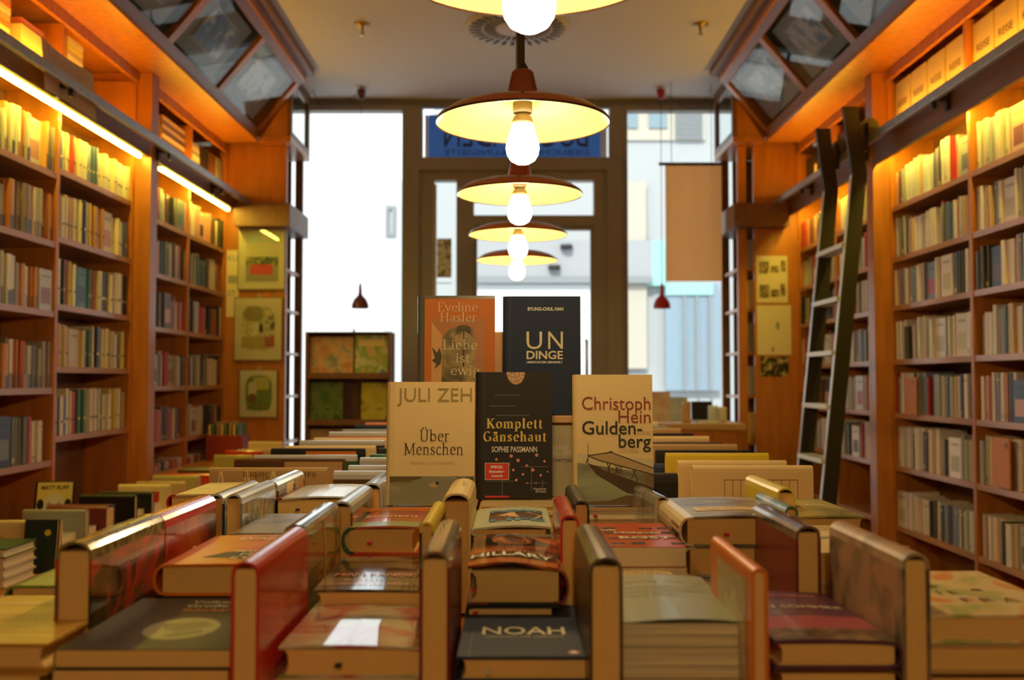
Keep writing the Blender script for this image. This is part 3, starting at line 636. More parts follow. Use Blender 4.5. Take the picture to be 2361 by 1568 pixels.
party = [('front', 'ell', L(px, py, x0, y0, s)[0], L(px, py, x0, y0, s)[1], r/s, r/s, pnk) for px, py, r in ((1144, 1058, 3), (1178, 1050, 4), (1194, 1060, 4), (1160, 1068, 3), (1214, 1072, 3), (1237, 1048, 4), (1228, 1082, 4), (1205, 1092, 3), (1246, 1094, 3), (1190, 1105, 3), (1262, 1086, 2), (1215, 1112, 2), (1183, 1082, 3), (1255, 1062, 3), (1172, 1070, 2), (1235, 1112, 2))]
party += [('front', 'rect', *L(px, py, x0, y0, s), w_/s, .0005, gry) for px, py, w_ in ((1120, 1108, 70), (1200, 1075, 62), (1140, 910, 60), (1128, 935, 60), (1141, 957, 80), (1125, 985, 0.1), (1210, 1112, 50))]
party += [('front', 'rect', *L(px, py, x0, y0, s), .0005, h_/s, gry) for px, py, h_ in ((1157, 1140, 60), (1224, 1130, 55), (1175, 1100, 40), (1250, 1135, 30))]
book('novel', stand_M(-.060, 1.745, -.199, 3), .128, .213, .02, black, 'black hardcover titled Komplett G\u00e4nsehaut with yellow title and disco ball, propped in the middle', bulge=.002, decals=party + [
    ('front', 'rect', .014, .0, .0006, .213, mat('groove', (.05, .045, .045), .5), .00015), ('front', 'poly', 0, 0, [(.0666+.0156*math.cos(R(180+i*12)), .2128+.021*math.sin(R(180+i*12))) for i in range(16)], 0, art('disco_ball', [(.25, .10, .03), (.65, .40, .18)], 300)),
    ('front', 'rect', .0142, .031, .0405, .0285, wht, .0006), ('front', 'rect', .0150, .0318, .0389, .0269, REDI, .0008), ('front', 'rect', .0146, .0015, .0405, .003, REDI, .0006)],
    texts=[T_('front', 'fat', 'Komplett', 1121, 986, 129, gold, x0, y0, s, .0235), T_('front', 'fat', 'G\u00e4nsehaut', 1113, 1016, 146, gold, x0, y0, s, .0235), T_('front', 'sans', 'SOPHIE PASSMANN', 1133, 1041, 105, wht, x0, y0, s, .0135, bold=.00025),
           ('front', 'sans', 'SPIEGEL', .0345, .0505, .0062, wht, {'align': 'c', 'bold': .0003}), ('front', 'sans', 'Bestseller-', .0345, .0430, .0062, wht, {'align': 'c', 'bold': .0003}), ('front', 'sans', 'Autorin', .0345, .0358, .0062, wht, {'align': 'c', 'bold': .0003}),
           ('front', 'sans', 'Kiepenheuer', .0965, .0145, .0052, wht, {'width': .0215}), ('front', 'sans', '&Witsch', .1085, .0100, .0052, wht, {'align': 'c'})])
# the jetty novel
x0, y0, s = 1325, 1168, 1465.
def PL(pts): return [L(a, c_, x0, y0, s) for a, c_ in pts]
jd = mat('jetty_dark', (.07, .035, .015), .6); jb = mat('jetty_deck', (.50, .36, .18), .6)
dec = [('front', 'poly', 0, 0, PL([(1325, 1168), (1503, 1168), (1503, 1096), (1325, 1070)]), 0, art('lake_art', [(.16, .11, .05), (.26, .29, .20), (.36, .38, .24)], 9, stretch=(1, 3, 1), seed=3), .0002),
       ('front', 'poly', 0, 0, PL([(1325, 1074), (1503, 1100), (1503, 1062), (1325, 1048)]), 0, mat('lake_haze', (.68, .60, .36), .5), .00015),
       ('front', 'poly', 0, 0, PL([(1349, 1070), (1400, 1092), (1503, 1128), (1503, 1152), (1440, 1140), (1370, 1098)]), 0, jd, .0003),
       ('front', 'poly', 0, 0, PL([(1349, 1054), (1404, 1046), (1503, 1083), (1503, 1096), (1400, 1070), (1378, 1064)]), 0, jb, .0004),
       ('front', 'poly', 0, 0, PL([(1325, 1168), (1503, 1168), (1503, 1150), (1440, 1145), (1400, 1158), (1325, 1160)]), 0, mat('shore', (.14, .085, .03), .6), .00035),
       ('front', 'rect', *L(1350, 1072, x0, y0, s), .0009, .032, jd, .0005)]
for a0, c0, a1, c1 in ((1349, 1054, 1378, 1065), (1378, 1065, 1503, 1098), (1349, 1054, 1404, 1046), (1404, 1046, 1503, 1083), (1395, 1070, 1400, 1092), (1402, 1072, 1395, 1095), (1414, 1074, 1420, 1095), (1424, 1076, 1412, 1098), (1428, 1078, 1424, 1096), (1455, 1086, 1466, 1112), (1462, 1088, 1450, 1108), (1464, 1110, 1466, 1122), (1398, 1046, 1408, 1044), (1350, 1060, 1346, 1072)):
    p0 = Vector(L(a0, c0, x0, y0, s)); p1 = Vector(L(a1, c1, x0, y0, s)); d_ = (p1-p0).normalized(); n_ = Vector((-d_.y, d_.x))*.0008
    dec.append(('front', 'poly', 0, 0, [tuple(p0-n_), tuple(p0+n_), tuple(p1+n_), tuple(p1-n_)], 0, jd, .0006))
for k in range(9):
    a0 = 1398+k*12; c0 = 1047+k*4.2
    p0 = Vector(L(a0, c0, x0, y0, s)); p1 = Vector(L(a0-16+k, c0+14+k*.2, x0, y0, s)); n_ = Vector((.0003, .0003))
    dec.append(('front', 'poly', 0, 0, [tuple(p0-n_), tuple(p0+n_), tuple(p1+n_), tuple(p1-n_)], 0, jd, .00055))
book('novel', stand_M(.1035, 1.645, -.198, 3), .121, .207, .022, creamc, 'cream novel titled Guldenberg with a wooden jetty, propped at the end', decals=dec, texts=[
    T_('front', 'sans', 'Christoph', 1337, 947, 160, dred, x0, y0, s, .030), T_('front', 'sans', 'Hein', 1422, 978, 75, dred, x0, y0, s, .030), T_('front', 'sans', 'Gulden-', 1337, 1004, 140, blk, x0, y0, s, .030, bold=.0003),
    T_('front', 'serif', 'Roman', 1464, 1004, 33, tan, x0, y0, s, .010), T_('front', 'sans', 'berg', 1422, 1035, 75, blk, x0, y0, s, .030, bold=.0003), T_('front', 'serif', 'Suhrkamp', 1422, 1046, 46, tan, x0, y0, s, .010)], spine=creamc)
x0, y0, s = 1168, 957, 1284.
book('novel', stand_M(-.0098, 1.848, -.0605, 2, 0), .133, .212, .022, navy, 'dark blue cloth hardcover titled Undinge, propped in the upper row', decals=[('front', 'rect', .006, 0, .0008, .212, mat('groove', (.05, .045, .045), .5))], texts=[
    T_('front', 'sans', 'BYUNG-CHUL HAN', 1217, 718, 82, wht, x0, y0, s, .0085, bold=.0003), T_('front', 'sans', 'U', 1214, 807, 36, crm, x0, y0, s, .046), T_('front', 'sans', 'N', 1264, 807, 34, crm, x0, y0, s, .046),
    T_('front', 'sans', 'DINGE', 1214, 830, 84, crm, x0, y0, s, .0205, bold=.0006), T_('front', 'sans', 'UMBR\u00dcCHE DER LEBENSWELT', 1214, 840, 83, wht, x0, y0, s, .0055, bold=.0002)])
x0, y0, s = 980, 957, 1284.
oc = mat('cover_terracotta', (.56, .16, .02), .45, spec=.3); arch = art('palm_art', [(.06, .045, .012), (.16, .11, .035), (.36, .24, .08)], 26, seed=5)
def el(cx, cy, rx, ry, a0, a1, n=14): return [(cx+rx*math.cos(R(a0+(a1-a0)*i/n)), cy+ry*math.sin(R(a0+(a1-a0)*i/n))) for i in range(n+1)]
palm = [('front', 'poly', 0, 0, [(.0755+.0012*q, .085+.028*j), (.0785+.0012*q, .085+.028*j), (.0785, .150), (.0765, .150)], 0, blk, .0006) for q, j in ((0, 0),)]
for k in range(11):
    a = R(-25+k*23); c1_, s1_ = math.cos(a), math.sin(a)
    palm.append(('front', 'poly', 0, 0, [(.077, .150), (.077+c1_*.011-s1_*.002, .150+s1_*.009+c1_*.002), (.077+c1_*.020, .150+s1_*.016-.004), (.077+c1_*.011+s1_*.002, .150+s1_*.009-c1_*.002)], 0, mat('palm_dark', (.05, .04, .015), .5), .0006))
book('novel', stand_M(-.164, 1.846, -.0605, 2, 0), .133, .213, .022, oc, 'terracotta novel titled Liebe ist ewig with palm picture, propped in the upper row', spine=mat('cover_film', (.10, .10, .09), .12, coat=.8), decals=[
    ('front', 'rect', .0, .0, .006, .213, mat('cover_film', (.10, .10, .09), .12)), ('front', 'rect', .006, .2075, .127, .0055, mat('sleeve_dark', (.14, .11, .07), .2)), ('front', 'rect', .0196, .04, .0955, .1305, mat('arch_wall', (.42, .15, .035), .4)), ('front', 'poly', 0, 0, [(.0196, .04), (.0196, .165), (.038, .142), (.038, .04)], 0, mat('arch_glow', (.62, .32, .10), .4), .0003),
    ('front', 'poly', 0, 0, [(.038, .04), (.099, .04)]+el(.0685, .125, .0305, .032, 0, 180), 0, arch, .0005)] + palm + [
    ('front', 'poly', 0, 0, [(.03, .11), (.0204, .120), (.026, .100), (.0202, .096), (.0285, .09), (.024, .080), (.036, .09), (.038, .105), (.034, .12)], 0, mat('palm_dark', (.05, .04, .015), .5), .0006)],
    texts=[T_('front', 'light', 'Eveline', 1018, 720, 93, crm, x0, y0, s, .0235), T_('front', 'light', 'Hasler', 1023, 744, 86, crm, x0, y0, s, .0235), T_('front', 'light', 'Liebe', 1030, 808, 81, crm, x0, y0, s, .0245), T_('front', 'light', 'ist', 1060, 838, 33, crm, x0, y0, s, .0245), T_('front', 'light', 'ewig', 1048, 867, 68, crm, x0, y0, s, .0245)])
x0, y0, s = 1222, 1145, 1313.
book('novel', stand_M(.0240, 1.795, -.2005, 2), .093, .122, .02, art('mist_art', [(.22, .22, .19), (.38, .34, .24), (.45, .38, .22)], 9, seed=2, stretch=(1, .6, 1)), 'small grey misty novel titled Schwitters half hidden behind the black hardcover', texts=[
    T_('front', 'serif', 'ULRIKE', 1283, 1040, 38, wht, x0, y0, s, .0105), T_('front', 'serif', 'DRAESNER', 1277, 1052, 52, wht, x0, y0, s, .0105), T_('front', 'sans', 'SCHWITTERS', 1277, 1068, 50, blk, x0, y0, s, .0085)])
o = empty('book_riser', (-.02, 1.9, TT), 'pale wooden block carrying the two upper propped books', 'stand')
b = MB(); b.box(-.168, .126, 1.826, 1.935, TT+.0005, -.075, BEECH); b.build('block', o, bevel=.002)
b = MB(); b.box(-.17, .128, 1.80, 1.94, -.0745, -.0615, BEECH); b.build('top_board', o, bevel=.002)
b = MB(); b.box(-.160, .12, 1.875, 1.89, -.0610, .09, BEECH); b.build('back_rest', o, bevel=.002)
# ----- flat piles on the table: (x0, x1, y front, height, z top, [thicknesses], front, extra)
ORD = ['', 'second', 'third', 'fourth', 'fifth', 'sixth', 'seventh', 'eighth']
def pile(x0, x1, yf, h, zt, ts, front, label, short, spine=None, flip=False, texts=(), decals=(), soft=False, cvs=None, ribbon=None, lift=0, pages=None, rot=0, concave=.004):
    z = zt
    for i, t in enumerate(ts):
        z -= t
        if z < TT + .0003: t = max(.006, t-(TT+.0003-z)); z = TT+.0003
        f = front if i == 0 else (cvs[(i-1) % len(cvs)] if cvs else front)
        lb = label if i == 0 else '%s book from the top of the pile under %s' % (ORD[i], short)
        dx = 0 if i == 0 else random.uniform(-.002, .002); dy = 0 if i == 0 else random.uniform(-.003, .003)
        fl = flip if i % 2 == 0 else (flip if soft else random.random() < .5)
        book('book', flat_M(x0+dx, yf+dy, z, rot if i == 0 else rot*.5), x1-x0, h, t-.0004, f, lb, spine=spine if i == 0 else None, texts=texts if i == 0 else (), decals=decals if i == 0 else (),
             soft=soft, flip=fl, ribbon=ribbon if i == 0 or (ribbon and i == 1) else None, lift=lift if i == 0 else 0, pages=pages, concave=concave)
        if z <= TT + .001: break
        z -= .0002
def cc(w): return w/2
W = .149
wrap = lambda n, cols, sc=20, sd=0, r=.12: art(n, cols, sc, rough=r, coat=.8, seed=sd)
# first row
pile(-.545, -.405, .90, .20, -.229, [.024, .024, .03], art('gold_brown_art', [(.55, .26, .04), (.75, .45, .10), (.60, .22, .06)], 7, .35, (.6, 3, 1)), 'golden brown streaky novel lying at the lower corner beside the film-wrapped ridge book', 'the golden brown novel', texts=[('front', 'sans', 'HANNA ROMAN', .02, .15, .016, crm), ('front', 'sans', 'ERZ\u00c4HLUNG', .03, .09, .014, crm)])
blackl = mat('cover_soft_black', (.035, .03, .03), .5, spec=.3)
pile(-.391, -.2405, .88, .205, -.229, [.016]*6, blackl, 'dark glossy paperback by Volker Br with grey oval portrait, topmost of its pile', 'the dark portrait paperback', soft=True, decals=[
    ('front', 'ell', .085, .075, .034, .042, mat('portrait_grey', (.28, .26, .16), .4)), ('front', 'poly', 0, 0, [(.062, .09), (.10, .10), (.112, .085), (.085, .06), (.07, .07)], 0, mat('portrait_dark', (.10, .09, .06), .4), .0004), ('front', 'poly', 0, 0, [(.075, .05), (.105, .07), (.11, .058), (.085, .042)], 0, mat('portrait_dark', (.10, .09, .06), .4), .0004)],
    texts=[('front', 'sans', 'Volker Braun', .062, .178, .016, crm), ('front', 'sans', 'Gro\u00dfe Fuge', .062, .160, .016, crm), ('front', 'sans', 'Suhrkamp', .062, .142, .016, org)])
pile(-.207, -.082, .915, .205, -.236, [.028, .026, .026], wrap('shrinkwrapped_art', [(.60, .52, .36), (.55, .10, .12), (.62, .55, .40), (.30, .32, .14)], 9, 1, .06), 'shrink-wrapped pale book mirroring the window in its cover', 'the shrink-wrapped book', flip=True, lift=.002, ribbon=(.05, blk), cvs=[creamc, tanc])
pile(-.050, .0715, .935, .212, -.2495, [.0235, .03], navy, 'dark blue hardcover titled NOAH with cream letters', 'the NOAH hardcover', flip=True, ribbon=(.026, crm), decals=[('front', 'rect', .010, 0, .0012, .212, black), ('front', 'ell', .107, .014, .0055, .0055, org), ('front', 'ell', .107, .014, .0025, .004, wht, .0004)],
     texts=[('front', 'sans', 'TAKIS W\u00dcRGER', .0615, .178, .0125, crm, {'align': 'c', 'width': .060}), ('front', 'sans', 'NOAH', .0615, .078, .042, crm, {'align': 'c', 'width': .082, 'bold': .0006}), ('front', 'sans', 'VON EINEM, DER \u00dcBERLEBTE', .0615, .066, .007, tan, {'align': 'c', 'width': .078})], cvs=[black])
pile(.094, .204, .905, .205, -.2125, [.021, .026, .026, .02], sage, 'grey-green paperback with loose wavy page edges, by the red-orange ridge book', 'the grey-green paperback', soft=True, lift=.004, pages=mat('deckle_pages', (.80, .66, .42), .8, noise=.5, nscale=12, stretch=(.3, .3, 60), bump=.5), cvs=[creamc, brown],
     texts=[('front', 'sans', 'ISABELLE VON ARNIM', .012, .165, .012, tan), ('front', 'sans', 'DAS LEBEN IST', .012, .135, .0135, gry), ('front', 'sans', 'EIN VOR\u00dcBERGEHENDER', .012, .117, .0125, gry, {'width': .09}), ('front', 'sans', 'ZUSTAND', .012, .099, .0125, gry)])
pile(.229, .335, .90, .205, -.2275, [.024, .024, .026], purple, 'purple hardcover titled SOMMER with a pink band across its foot', 'the purple SOMMER book', flip=True, lift=.002, cvs=[brown, tanc], decals=[('front', 'rect', .0, .04, .106, .05, mat('magenta_band', (.38, .06, .11), .35)), ('front', 'rect', 0, 0, .106, .042, art('bark_art', [(.03, .02, .012), (.14, .08, .04), (.30, .17, .08)], 60), .0004)],
     texts=[('front', 'sans', 'SIMONE HIRTH', .045, .175, .0125, pnk, {'align': 'c'}), ('front', 'sans', 'EIN SOMMER', .056, .122, .0170, crm, {'align': 'c', 'width': .09}), ('front', 'sans', 'ROMAN', .045, .083, .007, pnk)])
pile(.366, .512, .92, .21, -.2085, [.026, .026, .026, .02], art('yellow_green_art', [(.45, .50, .16), (.80, .62, .28), (.85, .72, .42), (.85, .35, .06)], 13, .3, (1.2, 1, 1), pos=[.38, .47, .54, .62]), 'yellow and orange novel titled DIE FRA beside the grey-pink ridge book', 'the yellow DIE FRA novel', cvs=[tanc, brown],
     texts=[('front', 'sans', 'H', .025, .145, .022, org), ('front', 'sans', 'E.', .008, .115, .022, brown), ('front', 'sans', 'D I E', .03, .085, .022, brown), ('front', 'sans', 'F R A U', .062, .05, .024, brown), ('front', 'sans', 'ROMAN', .01, .185, .012, org)], decals=[('front', 'ell', .055, .125, .012, .006, brown), ('front', 'ell', .098, .108, .006, .005, brown)])
# second row
pile(-.378, -.2405, 1.11, .208, -.198, [.034, .02, .02, .03], orange, 'orange hardcover by Evaristo with a profile and red lips', 'the orange Evaristo book', flip=False, lift=.001, cvs=[black, brown, grey], decals=[
    ('front', 'poly', 0, 0, [(.03, .04), (.05, .075), (.085, .085), (.135, .07), (.135, .02), (.09, .015), (.07, .035)], 0, black, .0003), ('front', 'poly', 0, 0, [(.06, .095), (.10, .125), (.135, .12), (.135, .09), (.08, .08)], 0, mat('lips_red', (.7, .07, .07), .3), .0004), ('front', 'poly', 0, 0, [(.10, .0), (.137, .0), (.137, .02), (.11, .03)], 0, mat('peach', (.75, .45, .22), .4), .0005)],
    texts=[('front', 'sans', 'BERNARDINE', .055, .185, .017, tan, {'bold': .0003, 'width': .076}), ('front', 'sans', 'EVARISTO', .04, .160, .026, crm, {'bold': .0005, 'width': .088}), ('front', 'sans', 'M\u00c4DCHEN,', .06, .07, .020, crm, {'bold': .0004, 'width': .07}), ('front', 'sans', 'FRAU', .07, .048, .020, crm, {'bold': .0004}), ('front', 'sans', 'ETC', .065, .026, .020, crm, {'bold': .0004})])
pile(-.545, -.445, 1.12, .20, -.2225, [.03, .03, .03], art('green_black_art', [(.02, .02, .02), (.25, .35, .08), (.02, .03, .02)], 8), 'green and black book lying behind the golden brown novel', 'the green and black book')
pile(-.209, -.092, 1.08, .20, -.2195, [.026, .03, .04], art('dim_photo_art', [(.03, .022, .015), (.20, .14, .09), (.28, .20, .13)], 12, .12, (1, 2, 1), coat=.7, pos=[.45, .55, .62]), 'dark glossy book with soft window glare between red and yellow ridges', 'the glossy dark book', flip=True, lift=.001,
     texts=[('front', 'sans', 'MAI LEANDER', .01, .07, .024, pnk, {'width': .1}), ('front', 'sans', 'DIE WENIGEN UND DIE VIELEN', .006, .022, .011, pnk, {'width': .105}), ('front', 'sans', 'ROMAN', .025, .045, .012, tan)], cvs=[tanc, brown])
hl = art('rodham_art', [(.02, .01, .006), (.25, .04, .008), (.80, .20, .02)], 11, .14, (1, 1.6, 1), coat=.7, pos=[.42, .5, .6])
pile(-.0475, .050, 1.10, .205, -.2005, [.039, .014, .03], hl, 'thick black and orange hardcover titled HILLARY with an arched glossy cover', 'the HILLARY hardcover', flip=True, lift=.007, ribbon=(.004, REDI), cvs=[black, brown], decals=[('front', 'rect', 0, 0, .097, .03, mat('flame_orange', (.80, .20, .02), .2, coat=.6)), ('front', 'rect', 0, .03, .097, .042, mat('print_maroon_black', (.05, .012, .008), .15, coat=.6)), ('front', 'ell', .047, .155, .024, .034, mat('face_orange', (.70, .20, .04), .2, coat=.6)), ('front', 'poly', 0, 0, [(.022, .16), (.028, .195), (.05, .203), (.068, .195), (.073, .165), (.066, .180), (.047, .188), (.030, .178)], 0, black, .0005)],
     texts=[('front', 'sans', 'HILLARY', .0475, .040, .034, wht, {'align': 'c', 'width': .092, 'bold': .0008}), ('front', 'sans', 'CURTIS SITTENFELD', .05, .072, .010, org, {'align': 'c'})], concave=.006)
pile(.098, .185, 1.07, .13, -.2235, [.026, .03, .03], creamc, 'cream book with a small ink sketch, tucked before the big three-book pile', 'the cream sketch book', lift=.003,
     texts=[('front', 'sans', 'WAS NOCH', .0, .118, .012, gry), ('front', 'sans', 'KING KUNG', .004, .104, .014, gry), ('front', 'sans', 'EIN FLORILEGIUM', .01, .092, .0085, gry), ('front', 'sans', 'ARNO SCHMIDT', -.005, .028, .0145, blk, {'width': .083})], decals=[('front', 'poly', 0, 0, [(.03, .07), (.04, .085), (.055, .08), (.075, .055), (.06, .06), (.05, .05), (.04, .058)], 0, gry, .0004)])
pile(.337, .454, 1.16, .215, -.1935, [.034, .034, .03, .02], creamc, 'cream novel by Norbert with a black bird-like blot, on the pile near the shelves', 'the cream blot novel', cvs=[creamc, brown], decals=[('front', 'poly', 0, 0, [(.0, .10), (.03, .115), (.06, .12), (.075, .14), (.11, .138), (.117, .125), (.09, .118), (.07, .105), (.04, .098), (.02, .08), (.0, .085)], 0, gry, .0004)],
     texts=[('front', 'sans', 'NORBERT', .015, .188, .020, tan, {'width': .085}), ('front', 'sans', 'GSTREIN', .025, .166, .018, tan), ('front', 'sans', 'DER', .070, .085, .017, tan), ('front', 'sans', 'LETZTE', .062, .058, .019, tan), ('front', 'sans', 'JAKOB', .066, .030, .020, tan)])
# big rotated three-book pile
bigs = cv('jacket_cream', (.82, .68, .42), .3)
pz = -.170
for i, (t, fm, sm, lb) in enumerate(((.0375, art('sepia_art', [(.10, .08, .05), (.32, .26, .16), (.45, .36, .22)], 9, .3, (1, 2, 1)), bigs, 'thick hardcover with sepia cover and pale title box, topmost of the three-book tower'),
                                     (.0395, grey, art('spine_sepia', [(.70, .55, .32), (.80, .66, .42), (.45, .30, .16)], 10), 'thick pale-spined hardcover in the middle of the three-book tower'),
                                     (.040, grey, art('spine_sepia2', [(.60, .45, .25), (.78, .62, .38)], 12), 'thick pale-spined hardcover second from the bottom of the tower'),
                                     (.0235, brown, brown, 'hardcover at the bottom of the tower, almost hidden'))):
    pz -= t
    book('book', flat_M(.2205+(.004 if i == 1 else -.001 if i else 0), 1.285+(.006 if i == 1 else 0), pz, 0), .137-(.004 if i else 0), .205, t-.0005, fm, lb, spine=sm, ribbon=(.045 if i == 0 else .042, REDI) if i < 2 else None, lift=.002 if i == 0 else 0,
         decals=[('front', 'rect', .02, .05, .085, .035, creamc, .0006), ('spine', 'rect', .14, -.014, .06, .02, brown)] if i == 0 else (), texts=[('front', 'sans', 'FRANZOBEL', .06, .178, .015, crm, {'align': 'c', 'width': .075}), ('front', 'sans', 'DIE EROBERUNG', .062, .068, .010, dred, {'align': 'c', 'width': .07}), ('front', 'sans', 'VON AMERIKA', .062, .055, .010, dred, {'align': 'c', 'width': .06}),
         ('spine', 'sans', 'FRANZOBEL', .150, .004, .008, tan), ('spine', 'sans', 'ROMAN ZSOLNAY', .06, .004, .007, tan)] if i == 0 else (), flip=False)
# third row
pile(-.372, -.252, 1.36, .2, -.2015, [.03, .03, .04, .03], art('olive_art', [(.20, .18, .12), (.32, .28, .18), (.14, .12, .08)], 7, .3), 'olive-grey book with a soft figure, lying beyond the orange Evaristo book', 'the olive-grey book', flip=False)
pile(-.212, -.122, 1.335, .2, -.1905, [.035, .03, .03, .03], art('redorange_art', [(.62, .05, .03), (.70, .08, .04), (.72, .30, .06)], 5, .2, coat=.6, seed=8), 'fat book with orange, red and green bands and green spine, red ribbon', 'the red and orange book', spine=cv('spine_green', (.03, .12, .05)), lift=.002, ribbon=(.024, REDI), decals=[('front', 'rect', 0, .155, .09, .045, orange), ('front', 'rect', 0, 0, .09, .045, cv('sage_band', (.30, .36, .16)))],
     texts=[('front', 'sans', 'HOHE BERGE', .045, .172, .014, gold, {'align': 'c', 'width': .075}), ('front', 'sans', 'Erinnern', .045, .085, .030, crm, {'align': 'c', 'width': .07})])
pile(-.050, .052, 1.345, .2, -.1925, [.012, .02, .03, .03, .03], cv('pale_mint', (.62, .64, .46)), 'pale book titled REAL LIFE with blue letters over a dark face', 'the REAL LIFE book', lift=.004, flip=False, cvs=[tanc, creamc], decals=[('front', 'rect', .018, .05, .075, .105, brown), ('front', 'poly', 0, 0, [(.03, .10), (.05, .135), (.075, .13), (.093, .10), (.085, .07), (.055, .08)], 0, mat('peach', (.75, .45, .22), .4), .0004)],
     texts=[('front', 'sans', 'Brandon Taylor', .062, .180, .012, blk, {'align': 'c', 'width': .06}), ('front', 'sans', 'REAL', .058, .130, .034, blu, {'align': 'c', 'width': .076, 'bold': .0015}), ('front', 'sans', 'LIFE', .058, .040, .034, blu, {'align': 'c', 'width': .076, 'bold': .0015}), ('front', 'sans', 'Roman', .055, .014, .012, blu, {'align': 'c'})])
pile(.085, .205, 1.205, .2, -.1945, [.024, .022, .022, .022, .03], art('rost_art', [(.45, .05, .015), (.55, .07, .02), (.52, .06, .02)], 20), 'rust-red paperback titled ROST with black and cream lettering', 'the rust-red paperback', soft=True, cvs=[creamc, tanc], pages=PAGEW, decals=[('front', 'rect', .01+.024*(k % 5), .018+.042*(k//5), .017, .010+.004*(k % 3), black, .0004) for k in range(20) if k % 7 != 3],
     texts=[('front', 'sans', 'Jakub', .01, .125, .018, crm, {'bold': .0006, 'width': .04}), ('front', 'sans', 'Ma\u0142ecki', .045, .10, .018, crm, {'bold': .0006, 'width': .06}), ('front', 'sans', 'ROST', .048, .058, .026, crm, {'bold': .001, 'width': .065}), ('front', 'sans', 'Roman', .02, .008, .010, crm)])
pile(-.572, -.442, 1.72, .2, -.1905, [.028, .03, .03, .04], creamc, 'cream hardcover with red edges lying beside the two silver ridge books', 'the cream and red hardcover', spine=red, lift=.001, ribbon=None, cvs=[red], texts=[('front', 'sans', 'Wir waren Wir', .06, .08, .012, gry, {'align': 'c'})])
pile(-.382, -.252, 1.67, .2, -.1905, [.033, .03, .03, .03], white, 'white glossy hardcover with wine-red underside and black ribbon', 'the white glossy hardcover', spine=wine, lift=.003, ribbon=(.03, blk), cvs=[wine])
pile(-.190, -.057, 1.60, .2, -.1995, [.03, .03, .03, .03], creamc, 'book lying under the propped \u00dcber Menschen novel', 'the \u00dcber Menschen novel')
pile(-.050, .094, 1.655, .2, -.2005, [.012, .03, .03, .04], creamc, 'thin cream book lying under the black Komplett G\u00e4nsehaut hardcover', 'the black hardcover')
pile(.107, .232, 1.60, .2, -.1995, [.0185, .03, .03, .04], tanc, 'pale paged book lying under the propped Guldenberg novel', 'the Guldenberg novel', pages=PAGEW, ribbon=(.02, REDI), flip=True)
pile(.372, .487, 1.41, .21, -.187, [.024, .03, .03, .05], art('gold_green_art', [(.22, .20, .06), (.50, .42, .12), (.68, .55, .20)], 6, .25), 'green-gold book titled Welt with white letters, by the yellow ridge book', 'the green-gold book', spine=green, lift=.002, texts=[('front', 'sans', 'Welt', .02, .145, .030, crm, {'width': .05}), ('front', 'sans', 'hunger', .025, .115, .026, crm), ('front', 'sans', 'Roman', .03, .06, .011, tan)])
# ----- ridges: books standing on their fore edges, spines up, running away from the viewer
def ridge(side, xa, xb, yf, h, zt, front, label, spine=None, texts=(), decals=(), ribbon=None, soft=False, back=None, w_=None, bulge=None, pages=None):
    t = xb-xa; bu = (.0008 if soft else min(.30*t, .012)) if bulge is None else bulge
    w0 = (zt-bu) - TT - .0006
    M = ridge_R(xa, yf, zt-bu) if side > 0 else ridge_L(xb, yf+h, zt-bu)
    return book('book', M, w_ or w0, h, t, front, label, spine=spine, texts=texts, decals=decals, ribbon=ribbon, soft=soft, back=back, bulge=bulge, pages=pages, concave=.001)
def rtx(h): return h
fire = wrap('fire_art', [(.03, .025, .015), (.12, .07, .025), (.55, .06, .03), (.16, .08, .03)], 16, 4)
ridge(1, -.438, -.403, .985, .205, -.154, fire, 'film-wrapped ridge book with orange flames, tallest by the golden brown novel', spine=wrap('fire_spine', [(.14, .11, .05), (.35, .25, .08), (.10, .08, .05)], 40, 2), texts=[('ridge', 'sans', 'WALTHER FRITZE', .1, .0, .012, crm, {'width': .12, 'align': 'c'})])
ridge(1, -.437, -.405, 1.20, .205, -.156, wrap('red_fan_art', [(.10, .012, .006), (.42, .04, .01), (.65, .14, .02)], 9, 3, .2), 'glossy red ridge book with white letters MO down its side', spine=red, texts=[('front', 'sans', 'M', .045, .10, .020, wht), ('front', 'sans', 'O', .075, .10, .020, wht), ('front', 'sans', 'N', .105, .10, .020, wht)])
ridge(1, -.4360, -.4120, 1.467, .205, -.162, navy, 'dark-backed silver ridge book beside the comic-covered one', spine=silver)
ridge(1, -.4110, -.3860, 1.467, .205, -.162, wrap('comic_art', [(.45, .45, .36), (.16, .24, .28), (.50, .48, .38), (.22, .18, .12)], 22, 6, .2), 'silver-grey ridge book with drawn figures and blue cloth on its side', spine=silver)
ridge(1, -.420, -.387, 1.70, .21, -.166, brown, 'brown ridge book with a cream label band', spine=silver, back=brown, decals=[('front', 'rect', .0, .06, .14, .05, creamc), ('front', 'rect', .0, .13, .14, .07, tanc)])
ridge(1, -.2365, -.2125, .865, .205, -.152, red, 'bright red ridge book with small dark print beside the shrink-wrapped book', spine=red, texts=[('front', 'sans', 'und dann kam', .03, .10+.012*k, .008, wine, {'width': .07}) for k in range(7)], decals=[('front', 'ell', .125, .05, .03, .012, pnk)])
ridge(1, -.2490, -.2215, 1.115, .205, -.156, wrap('green_curve_art', [(.10, .10, .05), (.18, .18, .09), (.40, .22, .04)], 8, 2, .2), 'olive-green ridge book with yellow curved line', spine=wrap('green_silver', [(.3, .3, .22), (.12, .12, .07)], 20), decals=[('front', 'poly', 0, 0, [(0, .09), (.03, .10), (.07, .098), (.14, .09), (.14, .094), (.07, .104), (.03, .106), (0, .096)], 0, gold, .0004)])
ridge(1, -.2370, -.2090, 1.345, .205, -.158, wrap('brown_map_art', [(.20, .07, .03), (.32, .15, .06), (.10, .03, .015)], 9, 7, .2), 'reddish-brown ridge book between green ridge and red-orange pile', spine=silver)
